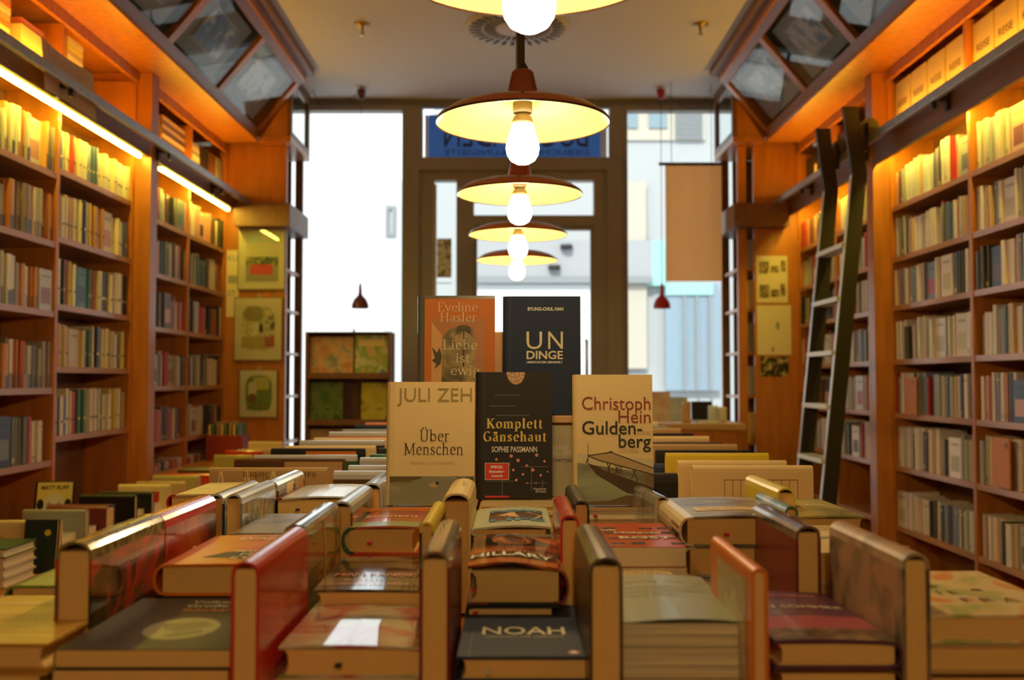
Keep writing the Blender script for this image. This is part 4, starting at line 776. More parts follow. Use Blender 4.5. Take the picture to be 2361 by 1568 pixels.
ridge(1, -.2320, -.1980, 1.565, .205, -.156, silver, 'silver-white ridge book touching the \u00dcber Menschen novel', spine=silver)
ridge(1, -.0815, -.0545, .905, .205, -.150, wine, 'dark ridge book with silver spine and barcode stripes beside NOAH', spine=wrap('silver_brown', [(.55, .50, .42), (.25, .14, .08)], 9, 1), decals=[('ridge', 'rect', .02+.008*k, -.009, .0035, .018, wht, .0006) for k in range(8)])
ridge(1, -.1000, -.0840, 1.105, .19, -.152, black, 'thin yellow-spined ridge book', spine=yellow, decals=())
ridge(1, -.0925, -.0540, 1.350, .205, -.148, creamc, 'fat cream ridge book with black ribbon before the Komplett G\u00e4nsehaut hardcover', spine=creamc, ribbon=(.03, blk), texts=[('ridge', 'sans', 'DER SOMMER', .13, .006, .012, gry, {'width': .06, 'align': 'c'}), ('ridge', 'sans', 'MEINER MUTTER', .13, -.010, .012, gry, {'width': .06, 'align': 'c'})])
ridge(-1, .0665, .0955, .885, .205, -.152, brown, 'dark brown ridge book with black arched edge beside NOAH', spine=art('dark_spine', [(.05, .04, .02), (.13, .10, .05), (.05, .03, .02)], 12, .35, (1, .4, 1)))
ridge(-1, .0545, .0765, 1.160, .205, -.152, red, 'bright red round-spined ridge book beside the HILLARY hardcover', spine=red, texts=[('ridge', 'sans', 'DIE TAGE', .11, -.003, .008, pnk, {'width': .05})])
ridge(-1, .0785, .0990, 1.310, .205, -.153, black, 'black ridge book with small grey title behind the red round-spined one', spine=cv('charcoal', (.05, .05, .04)), texts=[('ridge', 'sans', 'ALLES', .13, -.004, .010, gry)])
ridge(-1, .1990, .2130, .855, .175, -.156, orange, 'orange softcover ridge book with pale drawing on its side', spine=orange, back=orange, decals=[('front', 'poly', 0, 0, [(.012, .035), (.012, .155), (.14, .155), (.14, .06)], 0, art('pale_drawing', [(.62, .50, .30), (.50, .36, .18), (.68, .56, .34)], 30), .0004)], bulge=.001)
ridge(-1, .3055, .3325, 1.105, .20, -.156, wine, 'ridge book with red cloth edge and dark spine beside the three-book tower', spine=wrap('dusk_spine', [(.04, .05, .07), (.22, .12, .06), (.06, .05, .05)], 14, 2, .25))
ridge(-1, .3420, .3590, 1.285, .155, -.157, tanc, 'slim green and cream ridge book leaning near the Welt book', spine=art('greencream_spine', [(.62, .55, .38), (.10, .16, .10), (.38, .42, .22)], 9, .2, (1, .6, 1)), bulge=.005)
ridge(-1, .3860, .4130, 1.494, .205, -.156, yellow, 'yellow ridge book with dark oval mark, before the cream cover with fence', spine=yellow, decals=[('front', 'ell', .03, .18, .012, .008, black)], texts=[('front', 'sans', 'LENIN', .02, .09, .014, gold)])
ridge(-1, .3400, .3640, .895, .205, -.150, art('marble_pink_art', [(.10, .075, .06), (.34, .22, .15), (.45, .24, .16), (.20, .15, .11)], 12, .4, (1, 1, .4), seed=4), 'grey and pink smoky ridge book with black arched edge and ribbon', spine=art('marble_pink_art2', [(.30, .24, .17), (.45, .28, .18), (.18, .14, .10)], 10, .4), ribbon=(.075, brown), texts=[('front', 'sans', 'NIEMAND FASSTE', .045, .188, .0075, blk, {'width': .08})] + [('front', 'sans', 'mich einmal richtig auffing', .03, .176-.006*k, .005, blk, {'width': .11}) for k in range(4)])
book('book', Matrix.Translation((.205, 1.47, -.172)) @ Matrix.Rotation(R(5), 4, 'Z') @ M_((0, 0, -1), (0, -1, 0), (-1, 0, 0), (.022, .2, 0)), .13, .2, .022, wrap('film_grey', [(.30, .28, .22), (.55, .52, .45)], 30, 3), 'film-wrapped grey ridge book between Guldenberg and the three-book tower')
# ----- ridges lying across, in ranks towards the door
rk = [1.975, 2.15, 2.31, 2.47, 2.63, 2.80, 3.0, 3.25, 3.50, 3.78, 4.05]
LC = [(tanc, 'tan', [('front', 'sans', 'Sieben', .0, .0, .01, blk)]), (brown, 'dark brown'), (green, 'green'), (black, 'black and orange'), (creamc, 'cream'), (black, 'black'), (creamc, 'cream and orange'), (red, 'red and white'), (grey, 'grey'), (navy, 'dark blue'), (orange, 'orange')]
MCc = [(brown, 'brown glossy'), (silver, 'film-wrapped silver'), (olive, 'olive'), (green, 'dark green'), (black, 'black'), (tanc, 'tan'), (grey, 'grey'), (red, 'red'), (black, 'black'), (creamc, 'cream'), (white, 'white')]
RC = [(creamc, 'cream fence-drawing'), (creamc, 'cream arch-drawing'), (yellow, 'yellowish'), (black, 'black'), (tanc, 'tan'), (brown, 'brown'), (creamc, 'cream'), (black, 'black'), (tanc, 'tan'), (grey, 'grey'), (creamc, 'cream')]
NC = [(black, 'black'), (navy, 'dark blue'), (creamc, 'cream'), (black, 'black glossy'), (yellow, 'yellow'), (creamc, 'cream'), (black, 'black'), (tanc, 'tan'), (brown, 'brown'), (grey, 'grey'), (orange, 'orange')]
RANK = ['rank by the propped books', 'second rank', 'third rank', 'fourth rank', 'fifth rank', 'sixth rank', 'seventh rank', 'eighth rank', 'ninth rank', 'tenth rank', 'rank at the far end']
for k, y in enumerate(rk):
    for j, (tab, xa, wd, where) in enumerate(((LC, -.578, .225 + .004*(k % 3), 'outer end, cartoon side'), (MCc, -.340, .16, 'inner end, cartoon side'), (NC, .165, .15, 'inner end, ladder side'), (RC, .345, .232-.005*(k % 2), 'outer end, ladder side'))):
        e = tab[k]; cm, cn = e[0], e[1]; t = .022 + .006*((k*3+j) % 3)
        zt = -.166 + .004*((k+j) % 2) - (.010 if j in (1, 2) else 0)
        bu = min(.3*t, .012)
        w0 = zt-bu-TT-.0006
        tx = (); dc = ()
        if k == 0 and j == 0: tx = [('front', 'serif', 'Sieben', .002, .115, .018, brown, {'down': 1}), ('front', 'serif', 'Vaeter', .002, .205, .018, brown, {'down': 1})]
        sp = silver if (cn in ('brown glossy',) or k in (2, 5, 7) and j < 2) else cm
        if j == 0 and k == 0:
            dc = [('front', 'poly', 0, 0, [(.0, .02+.05*q), (.05, .012+.05*q), (.05, .016+.05*q), (.006, .022+.05*q), (.05, .030+.05*q), (.05, .034+.05*q), (.0, .026+.05*q)], 0, creamc, .0004) for q in range(4)]
        if j == 3 and k == 0:
            dc = [('front', 'rect', .02, .06, .0012, .14, brown)] + [('front', 'rect', .02, .06+.0155*q, .05, .001, brown) for q in range(10)] + [('ridge', 'rect', .135, -t*.3, .09, t*.6, brown)]
        if j == 3 and k == 1:
            pts = el(.014, .14, .012, .05, 90, 270, 12); dc = [('front', 'poly', 0, 0, [(a+.0, b_) for a, b_ in pts] + [(a+.0015, b_) for a, b_ in reversed(pts)], 0, tan, .0004)]
        if j == 0 and k == 1: dc = [('front', 'rect', 0, .105, .14, .12, tanc)]
        if j == 0 and k == 3: dc = [('front', 'rect', 0, .085, .14, .12, orange)]
        lb = '%s ridge book lying across, %s, %s' % (cn, RANK[k], where)
        h = min(wd, .23)
        book('book', ridge_C(xa, y, zt-bu), w0, h, t, cm, lb, spine=sp, decals=dc, concave=.001,
             texts=tx)
# ================================================================ books on the ledge
LZ = -.5895
lc = [(creamc, 'cream'), (grey, 'grey-brown'), (wine, 'wine red'), (black, 'black'), (black, 'black'), (creamc, 'red-pictured cream'), (tanc, 'tan'), (cv('ochre', (.45, .38, .12)), 'ochre'), (red, 'red'), (brown, 'brown'), (teal, 'teal'), (creamc, 'cream')]
ys = [3.22, 3.42, 3.64, 3.86, 4.04, 4.24, 4.44, 4.64, 4.82, 4.98, 5.12]
for k, y in enumerate(ys):
    cm, cn = lc[k]; h = .21; t = .028 if k != 2 else .075
    zt = LZ + .155 + .008*(k % 2)
    bu = min(.3*t, .012)
    book('book', ridge_C(-1.41-h, y, zt-bu), zt-bu-LZ, h, t, cm, '%s ridge book on the ledge, %s rank from the near end' % (cn, ['first', 'second', 'third', 'fourth', 'fifth', 'sixth', 'seventh', 'eighth', 'ninth', 'tenth', 'eleventh'][k]), concave=.001,
         decals=[('front', 'ell', .05, .03, .012, .012, yellow)] if k == 0 else ([('front', 'rect', .02, .09, .10, .08, red)] if k == 5 else ()))
    if k not in (2,):
        z = LZ
        for q in range(4):
            t2 = .022; book('book', flat_M(-1.42-.13-(.02 if q % 2 else 0), y+.002+.004*q, z, 0), .13, max(.08, (ys[k+1]-y-.10 if k == 1 else ys[k+1]-y-.035) if k < 10 else .12), t2, white if q % 2 else creamc, '%s pale book %s behind the %s ledge ridge book' % (['lowest', 'second', 'third', 'topmost'][q], 'from below' if q in (1, 2) else 'in the pile', cn + ' ' + ['first', 'second', 'third', 'fourth', 'fifth', 'sixth', 'seventh', 'eighth', 'ninth', 'tenth', 'eleventh'][k]), soft=True, pages=PAGEW)
            z += t2 + .0006
book('book', stand_M(-1.50, 3.165, LZ, 8), .098, .16, .02, cv('dark_teal', (.015, .03, .03)), 'dark green book with round yellow seal standing on the ledge', decals=[('front', 'ell', .07, .12, .01, .01, yellow)] + [('front', 'rect', .02+.006*q, .04, .002, .05+.008*(q % 3), gry) for q in range(3)])
for q in range(4): book('book', flat_M(-1.56, 2.92, LZ+.028*q, 0), .12, .19, .0275, [creamc, white, creamc, green][q], 'book in the pile at the ledge end, %s' % ['lowest', 'second from below', 'third from below', 'topmost'][q], pages=PAGEW)
book('book', stand_M(-1.83, 3.93, LZ+.001, 14, 10), .135, .20, .022, black, 'yellow and white picture cover by Matt Ruff leaning on the low shelf', decals=[('front', 'rect', .004, .006, .128, .19, mat('ruff_yellow', (.75, .62, .18), .4)), ('front', 'ell', .068, .085, .045, .07, mat('ruff_white', (.70, .68, .55), .4), .0004), ('front', 'ell', .05, .09, .012, .03, gry, .0006), ('front', 'ell', .086, .09, .012, .03, gry, .0006), ('front', 'poly', 0, 0, [(.058, .04), (.068, .07), (.078, .04)], 0, gry, .0006), ('front', 'ell', .018, .11, .013, .022, black, .0005), ('front', 'ell', .118, .11, .013, .022, black, .0005)],
     texts=[('front', 'sans', 'MATT RUFF', .068, .168, .021, blk, {'align': 'c', 'width': .10, 'bold': .0006})])
# ================================================================ books on the wall shelves
PALS = {
 'cream': [(.80, .70, .46), (.78, .66, .42), (.83, .74, .52), (.72, .60, .36), (.80, .72, .50), (.66, .50, .22), (.80, .68, .44), (.55, .06, .03), (.60, .30, .06), (.08, .12, .22), (.05, .16, .08), (.80, .70, .48), (.75, .62, .38), (.70, .55, .12), (.03, .03, .03)],
 'film': [(.45, .40, .32), (.60, .55, .45), (.70, .64, .50), (.25, .18, .12), (.55, .20, .05), (.65, .34, .10), (.38, .33, .26), (.72, .66, .52), (.16, .12, .09), (.50, .12, .06)],
 'dark': [(.05, .04, .035), (.12, .06, .03), (.45, .05, .04), (.60, .52, .38), (.70, .62, .46), (.16, .16, .10), (.30, .10, .06), (.62, .30, .22), (.08, .12, .16), (.66, .55, .36), (.52, .46, .34), (.03, .03, .03), (.68, .60, .44), (.60, .20, .10), (.35, .32, .14)],
 'pale': [(.80, .80, .78), (.04, .05, .06), (.10, .16, .30), (.45, .04, .04), (.55, .60, .62), (.08, .08, .07), (.74, .72, .68), (.66, .66, .62), (.56, .60, .58), (.72, .68, .58), (.78, .76, .72), (.38, .42, .44), (.60, .32, .30), (.50, .06, .05), (.68, .58, .44), (.30, .34, .30), (.70, .70, .66), (.05, .05, .05), (.64, .48, .30), (.74, .70, .62), (.20, .24, .34), (.42, .46, .34), (.70, .66, .56)]}
def cname(c):
    r, g, b_ = c; mx = max(c); mn = min(c)
    if mx < .07: return 'black'
    if mx-mn < .10: return 'white' if mx > .68 else ('grey' if mx > .25 else 'dark grey')
    if r > .60 and g > .42 and b_ < g*.5: return 'yellow'
    if r > .60 and g > .52: return 'cream'
    if r > g*2.6: return 'red' if r > .35 else 'maroon'
    if r > g*1.45: return 'orange-brown' if r > .4 else 'brown'
    if b_ > r*1.2: return 'blue'
    if g > r*1.15: return 'green'
    return 'tan' if mx > .4 else 'olive'
PALS['pale'] = [(min(.88, r*1.06), g*.95, bb*1.04) for r, g, bb in PALS['pale']]
SB = []      # every shelf book: (score, side, col name, shelf no, spec)
def shelf_fill(s, ya, yb, z, pitch, pal, seed, style='', hmin=.165, hmax=.205, tm=.024, colname='', row=0, fill=1.0, face=()):
    rd = random.Random(seed); P_ = PALS[pal]; y = ya+.013; n = 0; items = []
    end = ya + (yb-ya)*fill - .013; hb_ = rd.uniform(hmin, hmax); run = None
    hmax = min(hmax, pitch-.035)
    while y < end-.012:
        if rd.random() < .25: hb_ = rd.uniform(hmin, hmax)
        t = max(.009, rd.gauss(tm, tm*.35)); h = min(hmax, hb_ + rd.uniform(-.006, .006))
        if run and rd.random() < .35: c, h, t = run
        else:
            c = rd.choice(P_); k = rd.uniform(.88, 1.1); c = tuple(min(.9, q*k) for q in c); run = (c, h, t)
        fo = rd.random() < .035 and y+.12 < end
        if fo: t = .115
        if y+t > end: break
        dep = rd.uniform(.125, .14); xs = XF + rd.uniform(.004, .032)
        lean = 0
        items.append([s, y, y+t-.0006, z, h, xs, dep, c, fo, style, rd.random(), rd.random()]); y += t
    for i, it in enumerate(items):
        ym = (it[1]+it[2])/2; px = XF*2350/ym
        vis = 1 if px < 1190 else 0
        area = (it[2]-it[1])*(it[4])/ym**3 * vis
        zz = abs(it[3])/ym*2350
        if it[3]/ym < -.28: area *= .25
        SB.append((area, colname, row, i, len(items), it))
def book_geo(b, it, o=(0, 0, 0)):
    s, y0, y1, z, h, xs, dep, c, fo, style, r1, r2 = it
    X = lambda x: s*x; e = min(.0035, (y1-y0)*.25); z0 = z+.0006; z1 = z0+h
    x0, x1 = xs+e*.8, min(xs+dep, XB-.004)
    dk = tuple(q*.55 for q in c)
    if fo:
        x1 = xs+.028; x0 = xs
        b.poly([(X(x0), y0, z0), (X(x1), y0, z0), (X(x1), y1, z0), (X(x0), y1, z0), (X(x0), y0, z1), (X(x1), y0, z1), (X(x1), y1, z1), (X(x0), y1, z1)], [(0, 4, 7, 3), (0, 1, 5, 4), (3, 7, 6, 2), (1, 2, 6, 5)], BOOKM, c)
        b.face([(X(x0), y0, z1), (X(x1), y0, z1), (X(x1), y1, z1), (X(x0), y1, z1)], BOOKM, (.8, .7, .5))
        c2 = PALS['dark'][int(r1*12)]
        b.face([(X(x0-.0006), y0+.015, z0+h*.15), (X(x0-.0006), y1-.015, z0+h*.15), (X(x0-.0006), y1-.015, z0+h*.55), (X(x0-.0006), y0+.015, z0+h*.55)], BOOKM, c2)
        b.face([(X(x0-.0006), y0+.02, z1-h*.2), (X(x0-.0006), y1-.02, z1-h*.2), (X(x0-.0006), y1-.02, z1-h*.14), (X(x0-.0006), y0+.02, z1-h*.14)], BOOKM, dk)
        return
    pr = [(x1, y0), (x0, y0), (xs+e*.15, y0+e*.6), (xs, (y0+y1)/2), (xs+e*.15, y1-e*.6), (x0, y1), (x1, y1)]
    vs = [(X(a), q, z0) for a, q in pr] + [(X(a), q, z1) for a, q in pr]
    b.poly(vs, [(i, i+1, 8+i, 7+i) for i in (0,)] + [(5, 6, 13, 12)], BOOKM, c)
    b.poly(vs, [(i, i+1, 8+i, 7+i) for i in (1, 2, 3, 4)], BOOKM, c, True)
    b.poly(vs, [tuple(range(7, 14))], BOOKM, (.74, .64, .46)); b.poly(vs, [tuple(range(6, -1, -1))], BOOKM, (.74, .64, .46)); b.face([vs[0], vs[6], vs[13], vs[7]], BOOKM, (.8, .7, .5))
    ym = (y0+y1)/2; hw = (y1-y0)*.36
    def lab(a, bb, col): b.face([(X(xs-.0007), ym-hw, z0+h*a), (X(xs-.0007), ym+hw, z0+h*a), (X(xs-.0007), ym+hw, z0+h*bb), (X(xs-.0007), ym-hw, z0+h*bb)], BOOKM, col)
    light = max(c) > .4
    if style == 'label': lab(.315, .36, (.03, .02, .02)) if light else lab(.31, .37, (.75, .6, .3))
    elif style == 'foot': lab(0, .28+.05*r1, (.10, .07, .05) if r2 < .7 else (.4, .2, .1))
    elif r1 < .5: lab(.84, .88, dk if light else (.6, .5, .3)) if r2 < .4 else None
    elif r1 < .65: lab(.06, .16, dk if light else (.6, .5, .3))
ROWN = ['top', 'second', 'third', 'fourth', 'fifth', 'sixth', 'seventh', 'lowest']
def rows(s, ya, yb, levels, pal, sd, style, colname, n=5, **kw):
    for r in range(n):
        top = 1.15 if r == 0 else levels[r-1]-.026
        shelf_fill(s, ya, yb, levels[r], top-levels[r], pal if isinstance(pal, str) else pal[r], sd*31+r, style if isinstance(style, str) else style[r], colname=colname, row=r, **kw)
rows(-1, 3.53, 4.40, LEV_L, ['film', 'film', 'film', 'film', 'dark', 'dark'], 1, ['foot', 'foot', 'foot', 'foot', '', ''], 'outermost column facing ladder', n=5, tm=.026)
rows(-1, 4.40, 5.27, LEV_M, 'cream', 2, 'label', 'pillar-side column facing ladder', n=5, tm=.023)
rows(-1, 5.40, 6.19, LEV_L, 'dark', 3, '', 'column past pillar facing ladder', n=6, tm=.024)
rows(-1, 6.19, 6.97, LEV_L, 'dark', 4, '', 'column beside framed cartoons', n=6, tm=.024)
rows(1, 3.53, 4.36, LEV_R, 'pale', 5, '', 'outermost column, ladder wall', n=7, tm=.022)
rows(1, 4.36, 5.28, LEV_R, 'pale', 6, '', 'pillar-side column, ladder wall', n=7, tm=.022)
rows(1, 5.40, 6.19, LEV_R, ['dark', 'pale', 'pale', 'pale', 'pale', 'pale'], 7, '', 'column behind the ladder', n=6, tm=.022)
rows(1, 6.19, 6.97, LEV_R, ['dark', 'dark', 'dark', 'dark', 'dark', 'pale'], 8, '', 'column beside pinned sheets', n=6, tm=.024)
SB.sort(key=lambda q: -q[0])
OC = ['first', 'second', 'third', 'fourth', 'fifth', 'sixth', 'seventh', 'eighth', 'ninth', 'tenth', 'eleventh', 'twelfth', 'thirteenth', 'fourteenth', 'fifteenth', 'sixteenth', 'seventeenth', 'eighteenth', 'nineteenth', 'twentieth']
def ordn(i):
    if i < 20: return OC[i]
    t = {2: 'twenty', 3: 'thirty', 4: 'forty', 5: 'fifty', 6: 'sixty'}[(i+1)//10]; u = (i+1) % 10
    return t+'-'+OC[u-1] if u else {'twenty': 'twentieth', 'thirty': 'thirtieth', 'forty': 'fortieth', 'fifty': 'fiftieth', 'sixty': 'sixtieth'}[t]
NIND = 300
for sc_, cn_, row, i, n, it in SB[:NIND]:
    b = MB(); book_geo(b, it); o = b.build('shelved_book')
    c = it[7]; t = it[2]-it[1]
    if it[8]: kind = 'front-facing'
    else: kind = 'slim' if t < .018 else ('thick' if t > .032 else 'standing')
    tag(o, '%s %s book, %s from window end, %s shelf, %s' % (kind, cname(c), ordn(n-1-i), ROWN[row], cn_), 'book', 'books, %s shelf, %s' % (ROWN[row], cn_))
b = MB()
for q in SB[NIND:]: book_geo(b, q[5])
o = b.build('remaining_shelved_books', origin=(0, 5.5, FZ)); o['kind'] = 'stuff'; tag(o, 'the many smaller book spines filling the rest of both shelf walls', 'books')
print('SHELF', len(SB))
# orange lettered shelf tabs
for s_, y, z, ch, hh in ((1, 5.02, -.173, 'F', .19), (1, 4.10, -.43, 'H', .20), (1, 6.93, -.08, 'B', .2)):
    b = MB(); b.box(XF-.012, XF-.004, y-.07, y+.07, z+.001, z+hh, mat('tab_orange', (.60, .20, .03), .5))
    put_text(b, lambda u, v: (XF-.0128, y-u, z+v), ch, .05, hh-.04, .035, BLACK, 'c', bold=.001)
    tag(b.build('shelf_tab', bevel=.002), 'orange letter tab %s standing in front of the pale spines' % ch if ch != 'B' else 'orange letter tab behind the ladder foot near pinned sheets', 'shelf tab', 'orange letter tabs')
# ================================================================ things above the rail
def niche_stack(s, y0, y1, z, hs, m, label, name='book', x0=1.99, x1=2.16, side=None):
    for k, h in enumerate(hs):
        b = MB(); e = random.uniform(-.004, .004)
        b.box(s*(x0+e), s*x1, y0+e, y1+e, z+.0008, z+h-.0008, m[k % len(m)]); b.box(s*(x0+.002+e), s*(x1-.002), y0-.001+e, y1-.004+e, z+.003, z+h-.003, PAGE)
        tag(b.build(name), label % (ORD[k+1] or 'lowest') if '%s' in label else label, 'book', 'bundled books above the rail'); z += h
ordS = ['lowest', 'second', 'third', 'fourth', 'fifth', 'sixth', 'seventh', 'eighth', 'ninth', 'tenth']
def stackn(s, y0, y1, z, n, h, m, text, x0=1.985, x1=2.15):
    for k in range(n):
        b = MB(); e = random.uniform(-.003, .003)
        b.box(s*(x0+e), s*x1, y0+e, y1+e, z+.0006, z+h-.0006, m[k % len(m)]); b.box(s*(x0+.003+e), s*(x1-.003), y0-.0012+e, y1-.004+e, z+.003, z+h-.003, PAGE)
        tag(b.build('book', bevel=0), '%s booklet from below in %s' % (ordS[k], text) if k else 'lowest booklet in ' + text, 'book', text); z += h
stackn(-1, 4.50, 4.66, 1.2805, 10, .026, [creamc, tanc, yellow], 'the bright stack above the rail by the paper sign')
stackn(-1, 3.80, 3.98, 1.2805, 10, .027, [creamc, orange, tanc], 'the striped stack above the rail, outermost')
stackn(-1, 5.74, 6.14, 1.2805, 9, .026, [tanc, brown], 'the brown stack above the rail past the pillar')
stackn(-1, 6.21, 6.42, 1.2805, 8, .026, [creamc, grey], 'the pale stack above the rail past the pillar')
for y0, y1, m_, lb in ((6.44, 6.60, black, 'black'), (6.62, 6.77, brown, 'brown'), (6.79, 6.94, grey, 'grey')):
    b = MB(); b.box(-1.985, -2.15, y0, y1, 1.2805, 1.50, m_); b.box(-1.982, -1.985, y0+.02, y0+.04, 1.32, 1.36, STEEL); tag(b.build('document_box', bevel=.002), lb + ' document box above the rail near the framed cartoons', 'box', 'document boxes above the rail')
for y0, y1, lb in ((4.05, 4.27, 'cream carton above the rail with a small ring clasp, behind the paper sign'),):
    b = MB(); b.box(-1.975, -2.15, y0, y1, 1.2805, 1.44, creamc); b.box(-1.98, -2.14, y0+.01, y1-.01, 1.4402, 1.47, cv('striped_red', (.55, .16, .08))); tag(b.build('carton', bevel=.002), lb, 'carton')
# paper sign hung behind the rail
b = MB(); n = 10; y0_, y1_ = 3.97, 4.47
vs = []; 
for k in range(n+1):
    f = k/n; y = y0_+(y1_-y0_)*f; bx = 1.835+.02*math.sin(f*3.1)
    for z, dx in ((1.145+.02*math.sin(f*3.1), 0.004), (1.362, .024)): vs.append((-(bx+dx), y, z))
b.poly(vs, [(2*k, 2*k+2, 2*k+3, 2*k+1) for k in range(n)], mat('card_tan', (.58, .44, .26), .7), None, True)
put_text(b, lambda u, v: (-(1.846+.02*math.sin((4.02+u-y0_)/(y1_-y0_)*3.1)), 4.02+u, 1.30+v), 'Bibliothek Suhr', 0, 0, .062, gry, font='serif', width=.40)
tag(b.build('paper_sign'), 'curved tan paper sign reading Bibliothek hung behind the rail', 'sign')
# cream slipcases with dark print on the ladder side
for k in range(9):
    y = 4.42+.205*k if k < 4 else 3.56+.196*(k-4)
    if k == 8: continue
    b = MB(); b.box(1.985, 2.14, y, y+.185, 1.2805, 1.53, cv('kraft', (.62, .42, .18), .6, 0)); 
    put_text(b, lambda u, v: (1.9842, y+.092-u, 1.40+v), 'REISE', 0, 0, .045, brown, 'c', width=.12, bold=.001)
    put_text(b, lambda u, v: (1.9842, y+.092-u, 1.335+v), 'o', 0, 0, .02, brown, 'c')
    for q in range(3): b.box(1.9842, 1.985, y+.04, y+.145, 1.47+.012*q, 1.473+.012*q, tan)
    tag(b.build('slipcase', bevel=.002), 'cream slipcase with dark print above the ladder rail, %s from the pillar' % (['fourth', 'third', 'second', 'first'][::-1][3-k] if k < 4 else ['eighth', 'seventh', 'sixth', 'fifth'][k-4]), 'box', 'slipcases above the ladder rail')
b = MB(); b.box(1.985, 2.13, 5.43, 5.58, 1.2805, 1.50, white); tag(b.build('white_carton', bevel=.002), 'white carton above the rail just past the pillar behind the ladder', 'carton')
for y0, y1 in ((5.9, 6.16), (6.22, 6.5), (6.54, 6.82)):
    b = MB(); b.box(1.985, 2.14, y0, y1, 1.2805, 1.49, black); b.box(1.983, 1.985, y0+.05, y0+.09, 1.36, 1.42, tan)
    tag(b.build('document_box', bevel=.002), 'dark box above the rail behind the ladder, %s from the window' % {5.9: 'third', 6.22: 'second', 6.54: 'first'}[y0], 'box', 'dark boxes above the ladder rail')
# ================================================================ framed cartoons and pinned sheets on the end panels
PX7 = lambda px: (px-1180.5)/2350*6.96
PZ7 = lambda py: (878-py)/2350*6.96
def hung(name, px0, px1, py0, py1, fm, label, inner, depth=.018, margin=.03, cat='picture', group=None):
    x0, x1, z0, z1 = PX7(px0), PX7(px1), PZ7(py1), PZ7(py0); y1 = 6.984
    b = MB(); fw = .006 if fm else 0
    b.box(x0, x1, y1-depth, y1, z0, z1, fm or CREAM)
    b.box(x0+fw, x1-fw, y1-depth-.001, y1-depth, z0+fw, z1-fw, CREAM)
    for kind, a0, a1, c0, c1, m in inner:
        W_, H_ = x1-x0, z1-z0; u0, u1, v0, v1 = x0+W_*a0, x0+W_*a1, z0+H_*c0, z0+H_*c1; inner_i = inner.index((kind, a0, a1, c0, c1, m)); yy = y1-depth-.0016-.0006*inner_i
        if kind == 'r': b.face([(u0, yy, v0), (u1, yy, v0), (u1, yy, v1), (u0, yy, v1)], m)
        else: b.face([((u0+u1)/2+(u1-u0)/2*math.copysign(abs(math.cos(R(q*15)))**.6, math.cos(R(q*15))), yy, (v0+v1)/2+(v1-v0)/2*math.copysign(abs(math.sin(R(q*15)))**.6, math.sin(R(q*15)))) for q in range(24)], m)
    if inner and fm:
        o = b.build(name)
        g = MB(); g.box(x0+fw, x1-fw, y1-depth-.009, y1-depth-.0075, z0+fw, z1-fw, GLASS); g.build('glass', o)
        h_ = MB(); h_.box((x0+x1)/2-.01, (x0+x1)/2+.01, y1-.01, y1, z1, z1+.02, STEEL); h_.build('hanger', o)
    else: o = b.build(name)
    return tag(o, label, cat, group)
skyp = mat('cartoon_sky', (.55, .60, .50), .5); roadp = mat('cartoon_road', (.38, .32, .22), .5); pch = mat('cartoon_peach', (.72, .60, .36), .5)
och = mat('cartoon_ochre', (.50, .36, .08), .5); grnp = mat('cartoon_green', (.20, .26, .07), .5)
hung('framed_cartoon', 545, 655, 520, 668, mat('thin_frame', (.16, .09, .04), .4), 'framed cartoon with a red shape over a grey road, topmost of three', [('r', .17, .86, .13, .88, skyp), ('r', .17, .86, .45, .75, pch), ('r', .17, .86, .36, .52, art('cartoon_trees', [(.05, .08, .03), (.18, .20, .08), (.5, .42, .1)], 40)), ('r', .17, .86, .13, .38, roadp), ('r', .27, .74, .24, .40, mat('cartoon_red', (.70, .06, .09), .5)), ('r', .52, .84, .80, .90, CREAM)], group='framed cartoons')
hung('framed_cartoon', 538, 650, 685, 832, mat('thin_frame', (.16, .09, .04), .4), 'framed cartoon in ochre washes with a small figure, middle of three', [('e', .15, .85, .16, .86, art('cartoon_wash', [(.78, .68, .44), (.50, .38, .12), (.78, .66, .40), (.10, .08, .04)], 12, pos=[.38, .48, .56, .70], seed=2)), ('r', .16, .80, .20, .38, och), ('r', .64, .84, .22, .38, mat('cartoon_brick', (.42, .10, .05), .5)), ('e', .22, .60, .62, .86, mat('cartoon_shade', (.36, .28, .12), .5)), ('e', .52, .60, .44, .58, BLACK)], group='framed cartoons')
hung('framed_cartoon', 551, 640, 852, 963, mat('thin_frame', (.16, .09, .04), .4), 'framed cartoon with a green oval picture, lowest of three', [('e', .17, .86, .14, .88, grnp), ('r', .38, .78, .58, .84, mat('cartoon_yellow', (.60, .52, .12), .5)), ('e', .24, .46, .42, .74, pch), ('e', .26, .44, .30, .50, mat('cartoon_maroon', (.25, .10, .06), .5)), ('r', .2, .8, .16, .30, art('cartoon_grass', [(.12, .16, .05), (.30, .30, .08)], 30))], group='framed cartoons')
o = hung('poster', 518, 546, 575, 730, None, 'narrow cream poster with KU lettering behind the framed cartoons', [('r', .15, .9, .50, .62, gry)], depth=.003, cat='poster')
b = MB(); 
for tx_, py in (('KUN', 600), ('ST', 682)): put_text(b, lambda u, v: (PX7(521)+u, 6.978, PZ7(py)+v), tx_, 0, 0, .055, gry, bold=.001)
p_ = b.build('poster_lettering', o)
sep = [('r', .08, .40, .62, .88, art('engraving', [(.60, .46, .22), (.08, .06, .03), (.5, .38, .18)], 40)), ('r', .45, .72, .64, .78, art('engraving', [(.60, .46, .22), (.08, .06, .03)], 40)), ('r', .78, .94, .66, .90, art('engraving', [(.60, .46, .22), (.08, .06, .03)], 40)),
       ('r', .08, .40, .10, .38, art('engraving', [(.60, .46, .22), (.08, .06, .03)], 40)), ('r', .45, .72, .12, .28, art('engraving', [(.60, .46, .22), (.08, .06, .03)], 40)), ('r', .76, .92, .14, .40, art('engraving', [(.60, .46, .22), (.08, .06, .03)], 40))]
